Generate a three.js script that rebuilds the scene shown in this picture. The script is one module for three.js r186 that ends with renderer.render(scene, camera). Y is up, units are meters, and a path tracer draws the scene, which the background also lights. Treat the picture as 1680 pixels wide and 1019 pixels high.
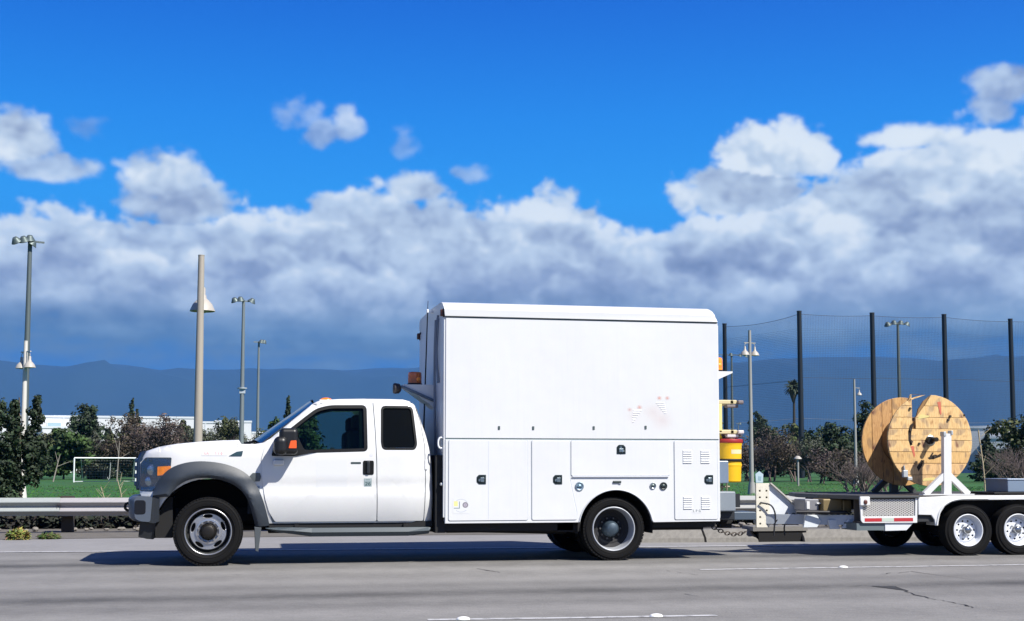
import * as THREE from 'three';
import { mergeGeometries, mergeVertices, toCreasedNormals } from 'three/addons/utils/BufferGeometryUtils.js';
import { RoundedBoxGeometry } from 'three/addons/geometries/RoundedBoxGeometry.js';
import { TessellateModifier } from 'three/addons/modifiers/TessellateModifier.js';
import { createNoise3D, createNoise2D } from 'simplex-noise';

// ---------- camera, sky, sun, exposure ----------
// World: x runs along the motorway (towards the back of the lorry), y up, z towards the camera. Metres.
const scene = new THREE.Scene();
const renderer = new THREE.WebGLRenderer();
const PITCH = 0.07831, YAW = 0.20040, EYE = 1.15;
const camera = new THREE.PerspectiveCamera(2 * Math.atan(597.5 / 2160) * 180 / Math.PI, 1680 / 1195, 0.1, 40000);
camera.rotation.order = 'YXZ';
camera.position.set(0, EYE, 0);
camera.rotation.set(PITCH, -YAW, 0);
camera.setViewOffset(1680, 1195, 0, 0, 1680, 1019);          // the photograph is the upper part of a slightly taller frame
camera.updateProjectionMatrix();
scene.add(camera);

const EXPOSURE = 1.65;
renderer.toneMapping = THREE.LinearToneMapping;
renderer.toneMappingExposure = EXPOSURE;
renderer.shadowMap.enabled = true;

const SUN = new THREE.Vector3(0.567, 1.0, 0.727).normalize();
const sun = new THREE.DirectionalLight(new THREE.Color().setRGB(1.0, 0.955, 0.88), 4.9);
sun.position.copy(SUN).multiplyScalar(80).add(new THREE.Vector3(4, 0, -16));
sun.target.position.set(4, 0, -16);
sun.castShadow = true;
Object.assign(sun.shadow.camera, { left: -30, right: 30, top: 30, bottom: -30, near: 1, far: 200 });
sun.shadow.mapSize.set(4096, 4096);
scene.add(sun, sun.target);

// seeded random numbers
function rng(seed) { let s = seed >>> 0; return () => { s = (s + 0x6D2B79F5) >>> 0; let t = s; t = Math.imul(t ^ (t >>> 15), t | 1); t ^= t + Math.imul(t ^ (t >>> 7), t | 61); return ((t ^ (t >>> 14)) >>> 0) / 4294967296; }; }
const N3 = createNoise3D(rng(11)), N3b = createNoise3D(rng(12)), N2 = createNoise2D(rng(13));
const clamp = (x, a = 0, b = 1) => Math.min(b, Math.max(a, x));
const mix = (a, b, t) => a + (b - a) * t;
const sstep = (a, b, x) => { const t = clamp((x - a) / (b - a)); return t * t * (3 - 2 * t); };
const lin = (c) => Math.pow(c / 255, 2.2);
const rgb = (r, g, b) => [lin(r), lin(g), lin(b)];
function piecewise(pts, x) {
  if (x <= pts[0][0]) return pts[0][1];
  for (let i = 1; i < pts.length; i++) if (x <= pts[i][0]) { const t = (x - pts[i - 1][0]) / (pts[i][0] - pts[i - 1][0]); return mix(pts[i - 1][1], pts[i][1], t * t * (3 - 2 * t)); }
  return pts[pts.length - 1][1];
}

// The sky: clear deep blue above a bank of cumulus that rings the horizon, with loose puffs above it.
function makeSky() {
  const W = 4096, Hh = 2048, data = new Float32Array(W * Hh * 4), r = rng(71);
  const heading = Math.atan2(-Math.cos(YAW), Math.sin(YAW));           // azimuth of the camera's forward direction
  const bankTop = [[-24, 10.6], [-21.5, 10.2], [-19, 10.6], [-16.7, 10.3], [-14.2, 10.4], [-11.7, 10.9], [-9.6, 10.7], [-8, 11.7], [-5.9, 12.0], [-3.8, 11.7], [-1, 11.2], [1.6, 12.0], [3.2, 11.4], [4.6, 10.3], [6.4, 10.2], [8.3, 10.9], [10.9, 11.3], [14.8, 12.6], [16, 13.3], [18.7, 13.9], [21.6, 13.6], [25, 12.4]];
  const puffs = [[-20.9, 13.3, 1.5, 1.3, 1, .12], [-19.6, 12.2, 2.1, 0.6, .8, .16], [-18, 13.95, .9, .45, .32, .2], [-15.1, 12.1, 1.9, 1.35, 1, .14], [-14.4, 11.0, 2.4, 1.1, .9, .2], [-9.3, 15.0, 1.0, .65, .42], [-8.2, 14.3, .9, .7, .62, .2], [-7.3, 14.55, .7, .9, .68, .16], [-4.75, 13.9, .5, .6, .32], [-4.3, 12.0, 1.3, .8, .9], [-1.8, 12.65, .8, .4, .5],
    [11.2, 13.2, 2.4, 1.5, 1.1, -.12], [10.0, 11.7, 3.0, 1.3, 1.1, .16], [12.9, 13.1, 1.2, 1.0, 1.06, -.05], [20.9, 15.4, 1.5, .9, .8, .2], [20.4, 14.5, .8, .9, .75, .22], [17.5, 13.6, 2.2, .6, .9]];
  for (let i = 0; i < 46; i++) { const a = 26 + r() * 308; puffs.push([a > 180 ? a - 360 : a, 12 + Math.pow(r(), 2) * 9, .8 + r() * 2.4, .5 + r() * 1.2, .5 + r() * .6]); }
  for (let i = 0; i < 10; i++) { const a = 40 + r() * 280; puffs.push([a > 180 ? a - 360 : a, 24 + r() * 30, 3 + r() * 5, 1 + r() * 2, .5 + r() * .4]); }
  const fb = (x, y, z, o) => { let s = 0, am = .5, f = 1; for (let i = 0; i < o; i++) { s += am * N3(x * f, y * f, z * f); am *= .52; f *= 2.07; } return s; };
  const hash = (i, j, k, q) => { let n = Math.imul(i, 374761393) ^ Math.imul(j, 668265263) ^ Math.imul(k, 1440662683) ^ Math.imul(q, 69069); n = Math.imul(n ^ (n >>> 13), 1274126177); return ((n ^ (n >>> 16)) >>> 0) / 4294967296; };
  const lobe = (x, y, z) => {                          // rounded bumps scattered at random: the heads of a cumulus
    const i0 = Math.floor(x), j0 = Math.floor(y), k0 = Math.floor(z); let best = 0, sum = 0;
    for (let i = i0 - 1; i <= i0 + 1; i++) for (let j = j0 - 1; j <= j0 + 1; j++) for (let k = k0 - 1; k <= k0 + 1; k++) {
      const d2 = (x - i - hash(i, j, k, 1)) ** 2 + (y - j - hash(i, j, k, 2)) ** 2 + (z - k - hash(i, j, k, 3)) ** 2, v = 1 - d2 / 1.1;
      if (v > 0) sum += Math.exp(9 * v);
    }
    return sum > 1 ? Math.log(sum) / 9 : 0;
  };
  const D2R = Math.PI / 180;
  const skyCol = [[0, 92, 165, 236], [8, 62, 156, 240], [11.5, 56, 158, 247], [15, 46, 140, 238], [20, 35, 108, 216], [35, 22, 70, 166], [60, 13, 46, 122], [90, 10, 35, 100]];
  const ramp = [[4.2, .02], [5, .08], [6, .2], [7, .36], [8.5, .5], [10, .58], [12, .62], [20, .62]];
  const below = [.16, .165, .165];
  for (let j = 0; j < Hh; j++) {
    const e = (j + .5) / Hh * 180 - 90, ce = Math.cos(e * D2R), se = Math.sin(e * D2R);
    for (let i = 0; i < W; i++) {
      const o = (j * W + i) * 4; data[o + 3] = 1;
      if (e < 0) { data[o] = below[0]; data[o + 1] = below[1]; data[o + 2] = below[2]; continue; }
      const th = ((i + .5) / W - .5) * 2 * Math.PI, dx = ce * Math.cos(th), dz = ce * Math.sin(th), dy = se;
      let a = (th - heading) / D2R; a = ((a + 180) % 360 + 360) % 360 - 180;
      // clear air
      const cs = Math.acos(clamp(dx * SUN.x + dy * SUN.y + dz * SUN.z, -1, 1)), glow = .5 * Math.exp(-cs * cs / .12) + .12 * Math.exp(-cs * cs / .8);
      let k = 1; while (k < skyCol.length - 1 && e > skyCol[k][0]) k++;
      const t = clamp((e - skyCol[k - 1][0]) / (skyCol[k][0] - skyCol[k - 1][0]));
      let R = lin(mix(skyCol[k - 1][1], skyCol[k][1], t)) + glow * .9, G = lin(mix(skyCol[k - 1][2], skyCol[k][2], t)) + glow * .95, B = lin(mix(skyCol[k - 1][3], skyCol[k][3], t)) + glow;
      if (e < 62) {
        const bl = sstep(23, 28, Math.abs(a));
        const top = mix(piecewise(bankTop, a), 11.4 + 2.2 * N3(dx * 5, 3.3, dz * 5) + 1.2 * N3(dx * 14, 7.1, dz * 14), bl);
        let bias = clamp((top - e) * .75, -2.2, 1.5), pm = 1.1, tone = 0, lift = clamp((top - e) / 5);
        for (const p of puffs) {
          let da = Math.abs(a - p[0]); if (da > 180) da = 360 - da;
          if (da > p[2] * 2.2) continue;
          const de = (e - p[1]) / p[3], q = (da / p[2]) ** 2 + de * de * (de < 0 ? 1.5 : 1);
          if (q < 4) { const b = p[4] * (.95 - q * .95); if (b > bias) { bias = b; pm = p[4]; tone = p[5] ?? 0; } }
        }
        if (bias > -1.1) {
          const wx = fb(dx * 24, dy * 32, dz * 24, 3), wy = fb(dx * 24 + 40, dy * 32, dz * 24, 3), wz = fb(dx * 24, dy * 32 + 50, dz * 24, 2);
          const lobes = (x, y, z) => lobe(x * 15 + .4 * wx, y * 20 + .4 * wy, z * 15 + .4 * wz) + .6 * lobe(x * 37 + .6 * wx + 7, y * 50 + .6 * wy, z * 37 + .6 * wz) + .2 * lobe(x * 140 + wx, y * 170 + wy, z * 140);
          const h = lobes(dx, dy, dz) - .75, det = fb(dx * 95, dy * 120, dz * 95, 5);
          const D = bias + .5 * h + .62 * fb(dx * 42 + 9, dy * 56, dz * 42, 6) - .02;
          const alpha = sstep(0, bias > 1 ? .3 : pm > 1 ? .5 : .75, D);
          if (alpha > 0) {
            const ta = [-Math.sin(th), Math.cos(th)], s1 = .006, s2 = .011;     // a step to the right and up, to where the sun lights the lobes from
            const h2 = lobes(dx + ta[0] * s1, dy + s2, dz + ta[1] * s1) - .75;
            const big = fb(dx * 7 + 3, dy * 17, dz * 7, 3), mid = fb(dx * 20 + 30, dy * 46, dz * 20, 4);
            const low = sstep(8.4, 4.6, e), calm = 1 - .72 * sstep(9, 5.2, e);
            const big2 = fb(dx * 11 + 60, dy * 21, dz * 11, 2);
            let lit = piecewise(ramp, e) + calm * (.60 * (h - h2) + .14 * h + .16 * mid + .03 * det) + (.30 * big + .26 * big2) * (1 - .45 * low);
            lit += .18 * (1 - sstep(0, .4, lift)) - (1 - sstep(.5, 1.05, pm)) * .12 - tone;
            const streak = fb(dx * 8 + 5, dy * 70, dz * 8, 3), u = clamp(lit + low * .12 * streak);
            const base = sstep(5.9, 4.3, e), dark = rgb(112 - 20 * low - 14 * base, 127 - 3 * low - 34 * base, 156 - 4 * low - 52 * base), md = rgb(158 - 18 * low, 174 - 5 * low, 200 - 12 * low), br = rgb(204, 221, 237), wh = rgb(238, 247, 251);
            const c = [0, 1, 2].map((q) => u < .42 ? mix(dark[q], md[q], u / .42) : u < .78 ? mix(md[q], br[q], (u - .42) / .36) : mix(br[q], wh[q], (u - .78) / .22));
            const veil = alpha * (.93 + .07 * Math.min(1, bias)) * clamp(pm * 1.12);
            R = mix(R, c[0], veil); G = mix(G, c[1], veil); B = mix(B, c[2], veil);
          }
        }
      }
      data[o] = R / EXPOSURE; data[o + 1] = G / EXPOSURE; data[o + 2] = B / EXPOSURE;
    }
  }
  const tex = new THREE.DataTexture(data, W, Hh, THREE.RGBAFormat, THREE.FloatType);
  tex.mapping = THREE.EquirectangularReflectionMapping; tex.magFilter = THREE.LinearFilter; tex.colorSpace = THREE.LinearSRGBColorSpace; tex.needsUpdate = true;
  return tex;
}
scene.background = makeSky();
scene.environment = scene.background;
scene.fog = new THREE.FogExp2(new THREE.Color().setRGB(.05, .33, .95), 5.2e-5);   // blue air between here and the hills

// ---------- helpers ----------
function numbered(name) { const n = (numbered.used[name] = (numbered.used[name] ?? -1) + 1); return n ? `${name}_${String(n).padStart(3, '0')}` : name; }
numbered.used = {};
function tag(o, label, category, group) { Object.assign(o.userData, { label, category }); if (group) o.userData.group = group; return o; }
function thing(name, label, category, [x, y, z] = [0, 0, 0], turn = 0, group) {
  const o = new THREE.Group(); o.name = numbered(name); o.position.set(x, y, z); o.rotation.y = turn; scene.add(o); return tag(o, label, category, group);
}
function copyOf(src, [x, y, z], turn, label, group) { const o = src.clone(); o.name = numbered(src.name.replace(/_\d+$/, '')); o.position.set(x, y, z); o.rotation.y = turn; scene.add(o); o.userData = { ...src.userData }; if (label) o.userData.label = label; if (group) o.userData.group = group; return o; }
function plain(g) {                                     // position, normal, uv (and colour), no index
  let q = g.index ? g.toNonIndexed() : g;
  for (const k of Object.keys(q.attributes)) if (!['position', 'normal', 'uv', 'color'].includes(k)) q.deleteAttribute(k);
  if (!q.attributes.normal) q.computeVertexNormals();
  if (!q.attributes.uv) q.setAttribute('uv', new THREE.BufferAttribute(new Float32Array(q.attributes.position.count * 2), 2));
  q.morphAttributes = {};
  return q;
}
const merge = (list) => { const l = [].concat(list).map(plain); return l.length === 1 ? l[0] : mergeGeometries(l); };
function put(name, geo, material, parent = scene) {
  const m = new THREE.Mesh(Array.isArray(geo) ? merge(geo) : geo, material); m.name = parent === scene ? numbered(name) : name; m.castShadow = m.receiveShadow = true; parent.add(m); return m;
}
function struct(name, geo, material) { const m = put(name, geo, material); m.userData.kind = 'structure'; return m; }
const V = (x, y, z) => new THREE.Vector3(x, y, z);
const box = (x0, x1, y0, y1, z0, z1) => new THREE.BoxGeometry(x1 - x0, y1 - y0, z1 - z0).translate((x0 + x1) / 2, (y0 + y1) / 2, (z0 + z1) / 2);
const rbox = (x0, x1, y0, y1, z0, z1, r = .01, s = 2) => new RoundedBoxGeometry(x1 - x0, y1 - y0, z1 - z0, s, Math.min(r, (x1 - x0) / 2.01, (y1 - y0) / 2.01, (z1 - z0) / 2.01)).translate((x0 + x1) / 2, (y0 + y1) / 2, (z0 + z1) / 2);
function bar(a, b, r0, r1 = r0, n = 8) {                  // a round bar from a to b
  const A = V(...a), B = V(...b), d = B.clone().sub(A), g = new THREE.CylinderGeometry(r1, r0, d.length(), n, 1);
  return g.applyQuaternion(new THREE.Quaternion().setFromUnitVectors(V(0, 1, 0), d.clone().normalize())).translate(...A.add(B).multiplyScalar(.5).toArray());
}
function sqbar(a, b, w, h = w) {                          // a square bar from a to b; h is measured upright
  const A = V(...a), B = V(...b), d = B.clone().sub(A), g = new THREE.BoxGeometry(d.length(), h, w);
  const x = d.clone().normalize(), z = x.clone().cross(V(0, 1, 0)); if (z.lengthSq() < 1e-6) z.set(0, 0, 1); z.normalize(); const y = z.clone().cross(x);
  return g.applyMatrix4(new THREE.Matrix4().makeBasis(x, y, z)).translate(...A.add(B).multiplyScalar(.5).toArray());
}
function tube(pts, r, seg = 24, n = 7, closed = false) { return new THREE.TubeGeometry(new THREE.CatmullRomCurve3(pts.map((p) => V(...p)), closed), seg, r, n, closed); }
const lathe = (pts, n = 40) => new THREE.LatheGeometry(pts.map((p) => new THREE.Vector2(...p)), n);
const shape = (pts, holes = []) => { const s = new THREE.Shape(pts.map((p) => new THREE.Vector2(...p))); for (const h of holes) s.holes.push(new THREE.Path(h.map((p) => new THREE.Vector2(...p)))); return s; };
const area = (p) => p.reduce((s, a, i) => { const b = p[(i + 1) % p.length]; return s + a[0] * b[1] - b[0] * a[1]; }, 0) / 2;
function roundPoly(pts, r, n = 4) {                       // polygon with its corners rounded; r: one radius or one per corner
  const out = [];
  pts.forEach((p, i) => {
    const rr = Array.isArray(r) ? r[i] : r, a = pts[(i + pts.length - 1) % pts.length], b = pts[(i + 1) % pts.length];
    const la = Math.hypot(a[0] - p[0], a[1] - p[1]), lb = Math.hypot(b[0] - p[0], b[1] - p[1]), d = Math.min(rr, la * .45, lb * .45);
    if (d < 1e-4) { out.push(p); return; }
    const A = [p[0] + (a[0] - p[0]) / la * d, p[1] + (a[1] - p[1]) / la * d], B = [p[0] + (b[0] - p[0]) / lb * d, p[1] + (b[1] - p[1]) / lb * d];
    for (let k = 0; k <= n; k++) { const t = k / n; out.push([(1 - t) ** 2 * A[0] + 2 * t * (1 - t) * p[0] + t * t * B[0], (1 - t) ** 2 * A[1] + 2 * t * (1 - t) * p[1] + t * t * B[1]]); }
  });
  return out;
}
const rect = (x0, x1, y0, y1) => [[x0, y0], [x1, y0], [x1, y1], [x0, y1]];
const ell = (cx, cy, rx, ry = rx, n = 24) => Array.from({ length: n }, (_, i) => [cx + rx * Math.cos(i / n * 2 * Math.PI), cy + ry * Math.sin(i / n * 2 * Math.PI)]);
// a plate cut to an outline in x, y; its front face lies at z1, with a small chamfer
function plate(pts, z0, z1, bevel = .003, holes = []) {
  const d = z1 - z0, b = Math.min(bevel, d / 2.2);
  return new THREE.ExtrudeGeometry(shape(pts, holes), { depth: d - 2 * b, bevelEnabled: b > 0, bevelThickness: b, bevelSize: b, bevelOffset: -b, bevelSegments: 1, curveSegments: 6 }).translate(0, 0, z0 + b);
}
// skin through rings of points; ends capped if asked
function loft(rings, caps = true, closed = true) {
  const p = [], m = rings[0].length, uv = [];
  const quad = (a, b, c, d) => p.push(...a, ...b, ...c, ...a, ...c, ...d);
  for (let i = 0; i + 1 < rings.length; i++) for (let j = 0; j < (closed ? m : m - 1); j++) { const k = (j + 1) % m; quad(rings[i][j], rings[i][k], rings[i + 1][k], rings[i + 1][j]); }
  if (caps) for (const r of [rings[0], rings[rings.length - 1]]) {
    const c = [0, 1, 2].map((q) => r.reduce((s, v) => s + v[q], 0) / m), fl = r !== rings[0];
    for (let j = 0; j < m; j++) { const a = r[j], b = r[(j + 1) % m]; fl ? p.push(...c, ...a, ...b) : p.push(...c, ...b, ...a); }
  }
  const g = new THREE.BufferGeometry(); g.setAttribute('position', new THREE.Float32BufferAttribute(p, 3));
  for (let i = 0; i < p.length; i += 3) uv.push(p[i] + p[i + 2], p[i + 1]);
  g.setAttribute('uv', new THREE.Float32BufferAttribute(uv, 2)); g.computeVertexNormals(); return g;
}
const smooth = (g, deg = 35) => toCreasedNormals(plain(g), deg * Math.PI / 180);

// ---------- textures and materials ----------
function paint(w, h, fn, repeat = [1, 1], srgb = true) {   // fn(x, y) gives [r, g, b] of 0..1, sRGB for colour maps
  const d = new Uint8Array(w * h * 4);
  for (let y = 0, o = 0; y < h; y++) for (let x = 0; x < w; x++, o += 4) { const c = fn(x, y); d[o] = clamp(c[0]) * 255; d[o + 1] = clamp(c[1]) * 255; d[o + 2] = clamp(c[2]) * 255; d[o + 3] = 255; }
  const t = new THREE.DataTexture(d, w, h); t.wrapS = t.wrapT = THREE.RepeatWrapping; t.magFilter = THREE.LinearFilter; t.minFilter = THREE.LinearMipmapLinearFilter; t.generateMipmaps = true;
  t.repeat.set(...repeat); if (srgb) t.colorSpace = THREE.SRGBColorSpace; t.needsUpdate = true; return t;
}
// noise that repeats without a seam over w by h pixels
const tile = (N, x, y, w, h, fx, fy, z = 0) => { const a = x / w * 2 * Math.PI, b = y / h * 2 * Math.PI; return .5 * (N(Math.cos(a) * fx / 6.28, Math.sin(a) * fx / 6.28, y / h * fy + z) * (1 - sstep(.7, 1, y / h)) + N(Math.cos(a) * fx / 6.28, Math.sin(a) * fx / 6.28, y / h * fy - fy + z) * sstep(.7, 1, y / h)) * 2; };
const toS = (v) => v <= .0031308 ? 12.92 * v : 1.055 * Math.pow(v, 1 / 2.4) - .055;
const M = (color, roughness = .6, metalness = 0, extra = {}) => { const { phys, ...rest } = extra, m = new (phys ? THREE.MeshPhysicalMaterial : THREE.MeshStandardMaterial)({ roughness, metalness, ...rest }); m.color.setRGB(...color); return m; };
const mottle = (base, amount, fx = 4, speck = 0, size = 256) => paint(size, size, (x, y) => { const n = tile(N3, x, y, size, size, fx, fx) * .6 + tile(N3b, x, y, size, size, fx * 4, fx * 4) * .4, s = speck && N2(x * 1.3, y * 1.3) > .78 ? -speck : 0; return base.map((b) => toS(clamp(b * (1 + amount * n + s)))); });
const white = M([1, 1, 1], .32, 0, { phys: true, clearcoat: .5, clearcoatRoughness: .12, map: mottle([.65, .655, .645], .025, 3, .03) });
white.map.repeat.set(.4, .4);
const boxWhite = M([1, 1, 1], .42, 0, { phys: true, clearcoat: .25, clearcoatRoughness: .25, map: paint(512, 512, (x, y) => {
  const n = tile(N3, x, y, 512, 512, 3, 3) * .016 + tile(N3b, x, y, 512, 512, 60, 3) * .006 + tile(N3, x, y, 512, 512, 24, 24, 7) * .008, g = Math.max(0, tile(N3b, x, y, 512, 512, 90, 2, 3) - .45) * .04;
  return [.62, .63, .63].map((b) => toS(b * (1 + n - g)));
}), bumpMap: paint(256, 256, (x, y) => { const v = .5 + .5 * (tile(N3, x, y, 256, 256, 3, 3) * .7 + tile(N3b, x, y, 256, 256, 7, 7) * .3); return [v, v, v]; }, [1, 1], false), bumpScale: .004 });
boxWhite.map.repeat.set(.29, .29); boxWhite.bumpMap.repeat.set(.5, .5);
const trailerWhite = M([1, 1, 1], .45, 0, { map: mottle([.64, .645, .635], .05, 6, .12) });
const blackPlastic = M([.005, .0055, .006], .5, 0, { phys: true, specularIntensity: .45 });
const darkPlastic = M([.026, .034, .045], .5, 0, { map: mottle([1, 1, 1], .12, 8, .1, 128) });
const greyPlastic = M([.11, .125, .15], .5);
const chassisBlack = M([.0035, .0035, .004], .75);
const rubber = M([.0042, .0042, .0045], .8, 0, { phys: true, specularIntensity: .4, map: mottle([1, 1, 1], .25, 10, .15, 128) });
const steel = M([.55, .56, .58], .38, .9), brushed = M([.42, .44, .47], .5, .85), chrome = M([.75, .76, .78], .12, 1), darkSteel = M([.09, .095, .10], .55, .6), galv = M([.44, .47, .48], .55, .35, { map: mottle([1, 1, 1], .12, 14, .08) });
const greyPaint = M([.19, .22, .25], .5, 0, { map: mottle([1, 1, 1], .07, 6, .08) });
const blueGrey = M([.035, .05, .062], .45, .1);
const gapShade = M([.05, .085, .09], .6);
const tinted = M([.42, .55, .53], .03, 0, { phys: true, transmission: 1, ior: 1.4, specularIntensity: .35, thickness: 0 });
const darkGlass = M([.004, .005, .006], .05, 0, { phys: true, specularIntensity: .12, ior: 1.4 });
const lensClear = M([.95, .97, 1], .05, 0, { phys: true, transmission: 1, thickness: 0, ior: 1.45 });
const amber = M([.9, .20, .01], .25, 0, { phys: true, clearcoat: .6 }), amberDark = M([.55, .12, .012], .2, 0, { phys: true, clearcoat: .6 }), redLens = M([.35, .015, .015], .3);
const orangeBright = M([1, .27, .015], .3, 0, { phys: true, clearcoat: .5 });
const yellow = M([.72, .42, .006], .45, 0, { map: mottle([1, 1, 1], .05, 5, .06) }), red = M([.28, .012, .014], .5), cream = M([.55, .47, .27], .55, 0, { map: mottle([1, 1, 1], .1, 9, .15) });
const interior = M([.03, .032, .035], .85), seatCloth = M([.06, .06, .065], .9);
const concrete = M([1, 1, 1], .9, 0, { map: mottle([.175, .168, .155], .22, 10, .12) });

// ---------- the setting ----------
function sheet(pts, y, scale = 1) {                       // flat polygon of [x, z] points, uv in metres
  const g = new THREE.ShapeGeometry(shape(pts.map(([x, z]) => [x, -z]))).rotateX(-Math.PI / 2).translate(0, y, 0);
  const p = g.attributes.position, uv = new Float32Array(p.count * 2);
  for (let i = 0; i < p.count; i++) { uv[2 * i] = p.getX(i) * scale; uv[2 * i + 1] = -p.getZ(i) * scale; }
  g.setAttribute('uv', new THREE.BufferAttribute(uv, 2)); return g;
}
{
  // lawn and open land out to the foot of the hills
  const lawnTex = paint(1024, 1024, (x, y) => {
    const n = tile(N3, x, y, 1024, 1024, 5, 5) * .5 + tile(N3b, x, y, 1024, 1024, 22, 22) * .3 + tile(N3, x, y, 1024, 1024, 140, 140, 5) * .35, d = sstep(.35, .8, tile(N3b, x, y, 1024, 1024, 7, 7, 9));
    return [toS(mix(.015, .042, d) * (1 + .55 * n)), toS(mix(.082, .07, d) * (1 + .45 * n)), toS(mix(.008, .014, d) * (1 + .5 * n))];
  }, [1 / 26, 1 / 26]);
  const g = new THREE.RingGeometry(.01, 12600, 64, 8).rotateX(-Math.PI / 2).translate(0, -.06, 0), p = g.attributes.position, uv = g.attributes.uv;
  for (let i = 0; i < p.count; i++) uv.setXY(i, p.getX(i), -p.getZ(i));
  struct('ground', g, M([1, 1, 1], .95, 0, { map: lawnTex }));

  // motorway lanes: pale concrete with a darker oil stripe down each lane
  const LANE = 4.32, rw = 2048, rh = 1024, L = 21;
  const roadTex = (bump) => paint(rw, rh, (x, y) => {
    const v = ((y / rh * 2) % 1), u = tile(N3, x, y, rw, rh, 3, 2, 4), c = v - .5 + .012 * u;
    const oil = Math.exp(-c * c / .0065) * (.75 + .3 * tile(N3b, x, y, rw, rh, 9, 1)), w1 = Math.exp(-((c - .21) ** 2) / .004), w2 = Math.exp(-((c + .21) ** 2) / .004), mid = Math.exp(-((Math.abs(c) - .35) ** 2) / .006);
    const fine = N2(x * .9, y * .9) * .5 + N2(x * .31, y * .37 + 50) * .35, stain = tile(N3b, x, y, rw, rh, 30, 8, 2) * .5 + tile(N3, x, y, rw, rh, 110, 60, 8) * .5;
    if (bump) { const k = .5 + .35 * fine; return [k, k, k]; }
    const a = .165 * (1 - .60 * oil - .16 * (w1 + w2) + .16 * mid + .15 * stain + .24 * fine);
    return [toS(a * 1.03), toS(a * 1.0), toS(a * .95)];
  }, [1 / L, 1 / (2 * LANE)], !bump);
  const rt = roadTex(false), rb = roadTex(true); rt.offset.y = rb.offset.y = -14.2 / (2 * LANE);
  struct('road', sheet([[-300, 16], [300, 16], [300, -18.9], [12, -18.9], [-3, -20.2], [-300, -20.2]], 0), M([1, 1, 1], .88, 0, { map: rt, bumpMap: rb, bumpScale: .01 }));
  const edge = (x) => -19.02 + .062 * clamp(x + 4, -40, 16);
  const shTex = paint(1024, 512, (x, y) => { const n = tile(N3, x, y, 1024, 512, 8, 4) * .4 + tile(N3b, x, y, 1024, 512, 60, 30) * .35 + N2(x * .8, y * .8) * .4; const a = .215 * (1 + .16 * n); return [toS(a), toS(a * .975), toS(a * .96)]; }, [1 / 9, 1 / 4.5]);
  const xs = [-300, -40, -10, -6, -3, 0, 3, 6, 9, 12, 40, 300];
  struct('road_shoulder', sheet([...xs.map((x) => [x, edge(x) - .12]), ...xs.slice().reverse().map((x) => [x, -22.55 + .09 * N2(x * .4, 3)])], .004), M([1, 1, 1], .9, 0, { map: shTex }));
  const dirtTex = paint(512, 512, (x, y) => { const n = tile(N3, x, y, 512, 512, 12, 12) * .4 + tile(N3b, x, y, 512, 512, 60, 60) * .4 + N2(x * .7, y * .7) * .4; return [toS(.115 * (1 + .3 * n)), toS(.105 * (1 + .3 * n)), toS(.09 * (1 + .3 * n))]; }, [1 / 3, 1 / 3]);
  const dx = Array.from({ length: 61 }, (_, i) => -30 + i);
  struct('gravel_verge', sheet([...dx.map((x) => [x, -22.3 + .10 * N2(x * 1.1, 8) + .05 * N2(x * 3.7, 1)]), [32, -26.4], [-32, -26.4]], .009), M([1, 1, 1], .95, 0, { map: dirtTex, bumpMap: dirtTex, bumpScale: .02 }));

  // painted lines, worn thin
  const lineTex = paint(512, 64, (x, y) => { const n = tile(N3, x, y, 512, 64, 30, 3) + N2(x * .5, y * .5) * .7; const a = mix(.50, .20, sstep(.4, 1.0, n)); return [toS(a), toS(a), toS(a * 1.01)]; }, [1 / 3, 1 / .4]);
  const lineMat = M([1, 1, 1], .7, 0, { map: lineTex }), wornTex = paint(512, 64, (x, y) => { const n = tile(N3, x, y, 512, 64, 24, 3) + N2(x * .5, y * .5) * .8; const a = mix(.44, .19, sstep(.1, .85, n)); return [toS(a), toS(a), toS(a * 1.02)]; }, [1 / 3, 1 / .4]), wornMat = M([1, 1, 1], .8, 0, { map: wornTex });
  const stripe = (pts, w, y, m) => struct('road_marking', sheet([...pts.map(([x, z]) => [x, z + w / 2]), ...pts.slice().reverse().map(([x, z]) => [x, z - w / 2])], y), m);
  stripe([-60, -10, -6, -3, -2, 0, 3, 6, 9, 12, 40].map((x) => [x, edge(x)]), .11, .0085, lineMat);
  stripe([[5.05, -14.24], [7, -14.215], [9.6, -14.19], [12, -14.17]], .10, .004, wornMat);
  stripe([[-7.2, -14.3], [-5, -14.28], [-3.6, -14.27]], .10, .004, wornMat);
  stripe([[1.38, -9.99], [2.5, -9.9], [3.62, -9.84]], .09, .004, wornMat);
  for (const [x, z, y, l] of [[6.774, -14.21, .004, 'round white lane marker dot beside the trailer on the far lane line'], [1.646, -9.955, .004, 'round white lane marker dot nearest the front wheel of the truck, on the near line'], [3.14, -9.86, .004, 'round white lane marker dot near the worn end of the near line']]) {
    const t = thing('road_stud', l, 'lane marker', [x, y, z]); put('dome', lathe([[.052, 0], [.05, .008], [.038, .016], [.02, .02], [.001, .021]], 20), M([.78, .78, .74], .35), t);
  }
  // cracks and a saw-cut joint
  const crackMat = M([.028, .028, .03], .95), r = rng(5);
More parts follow.
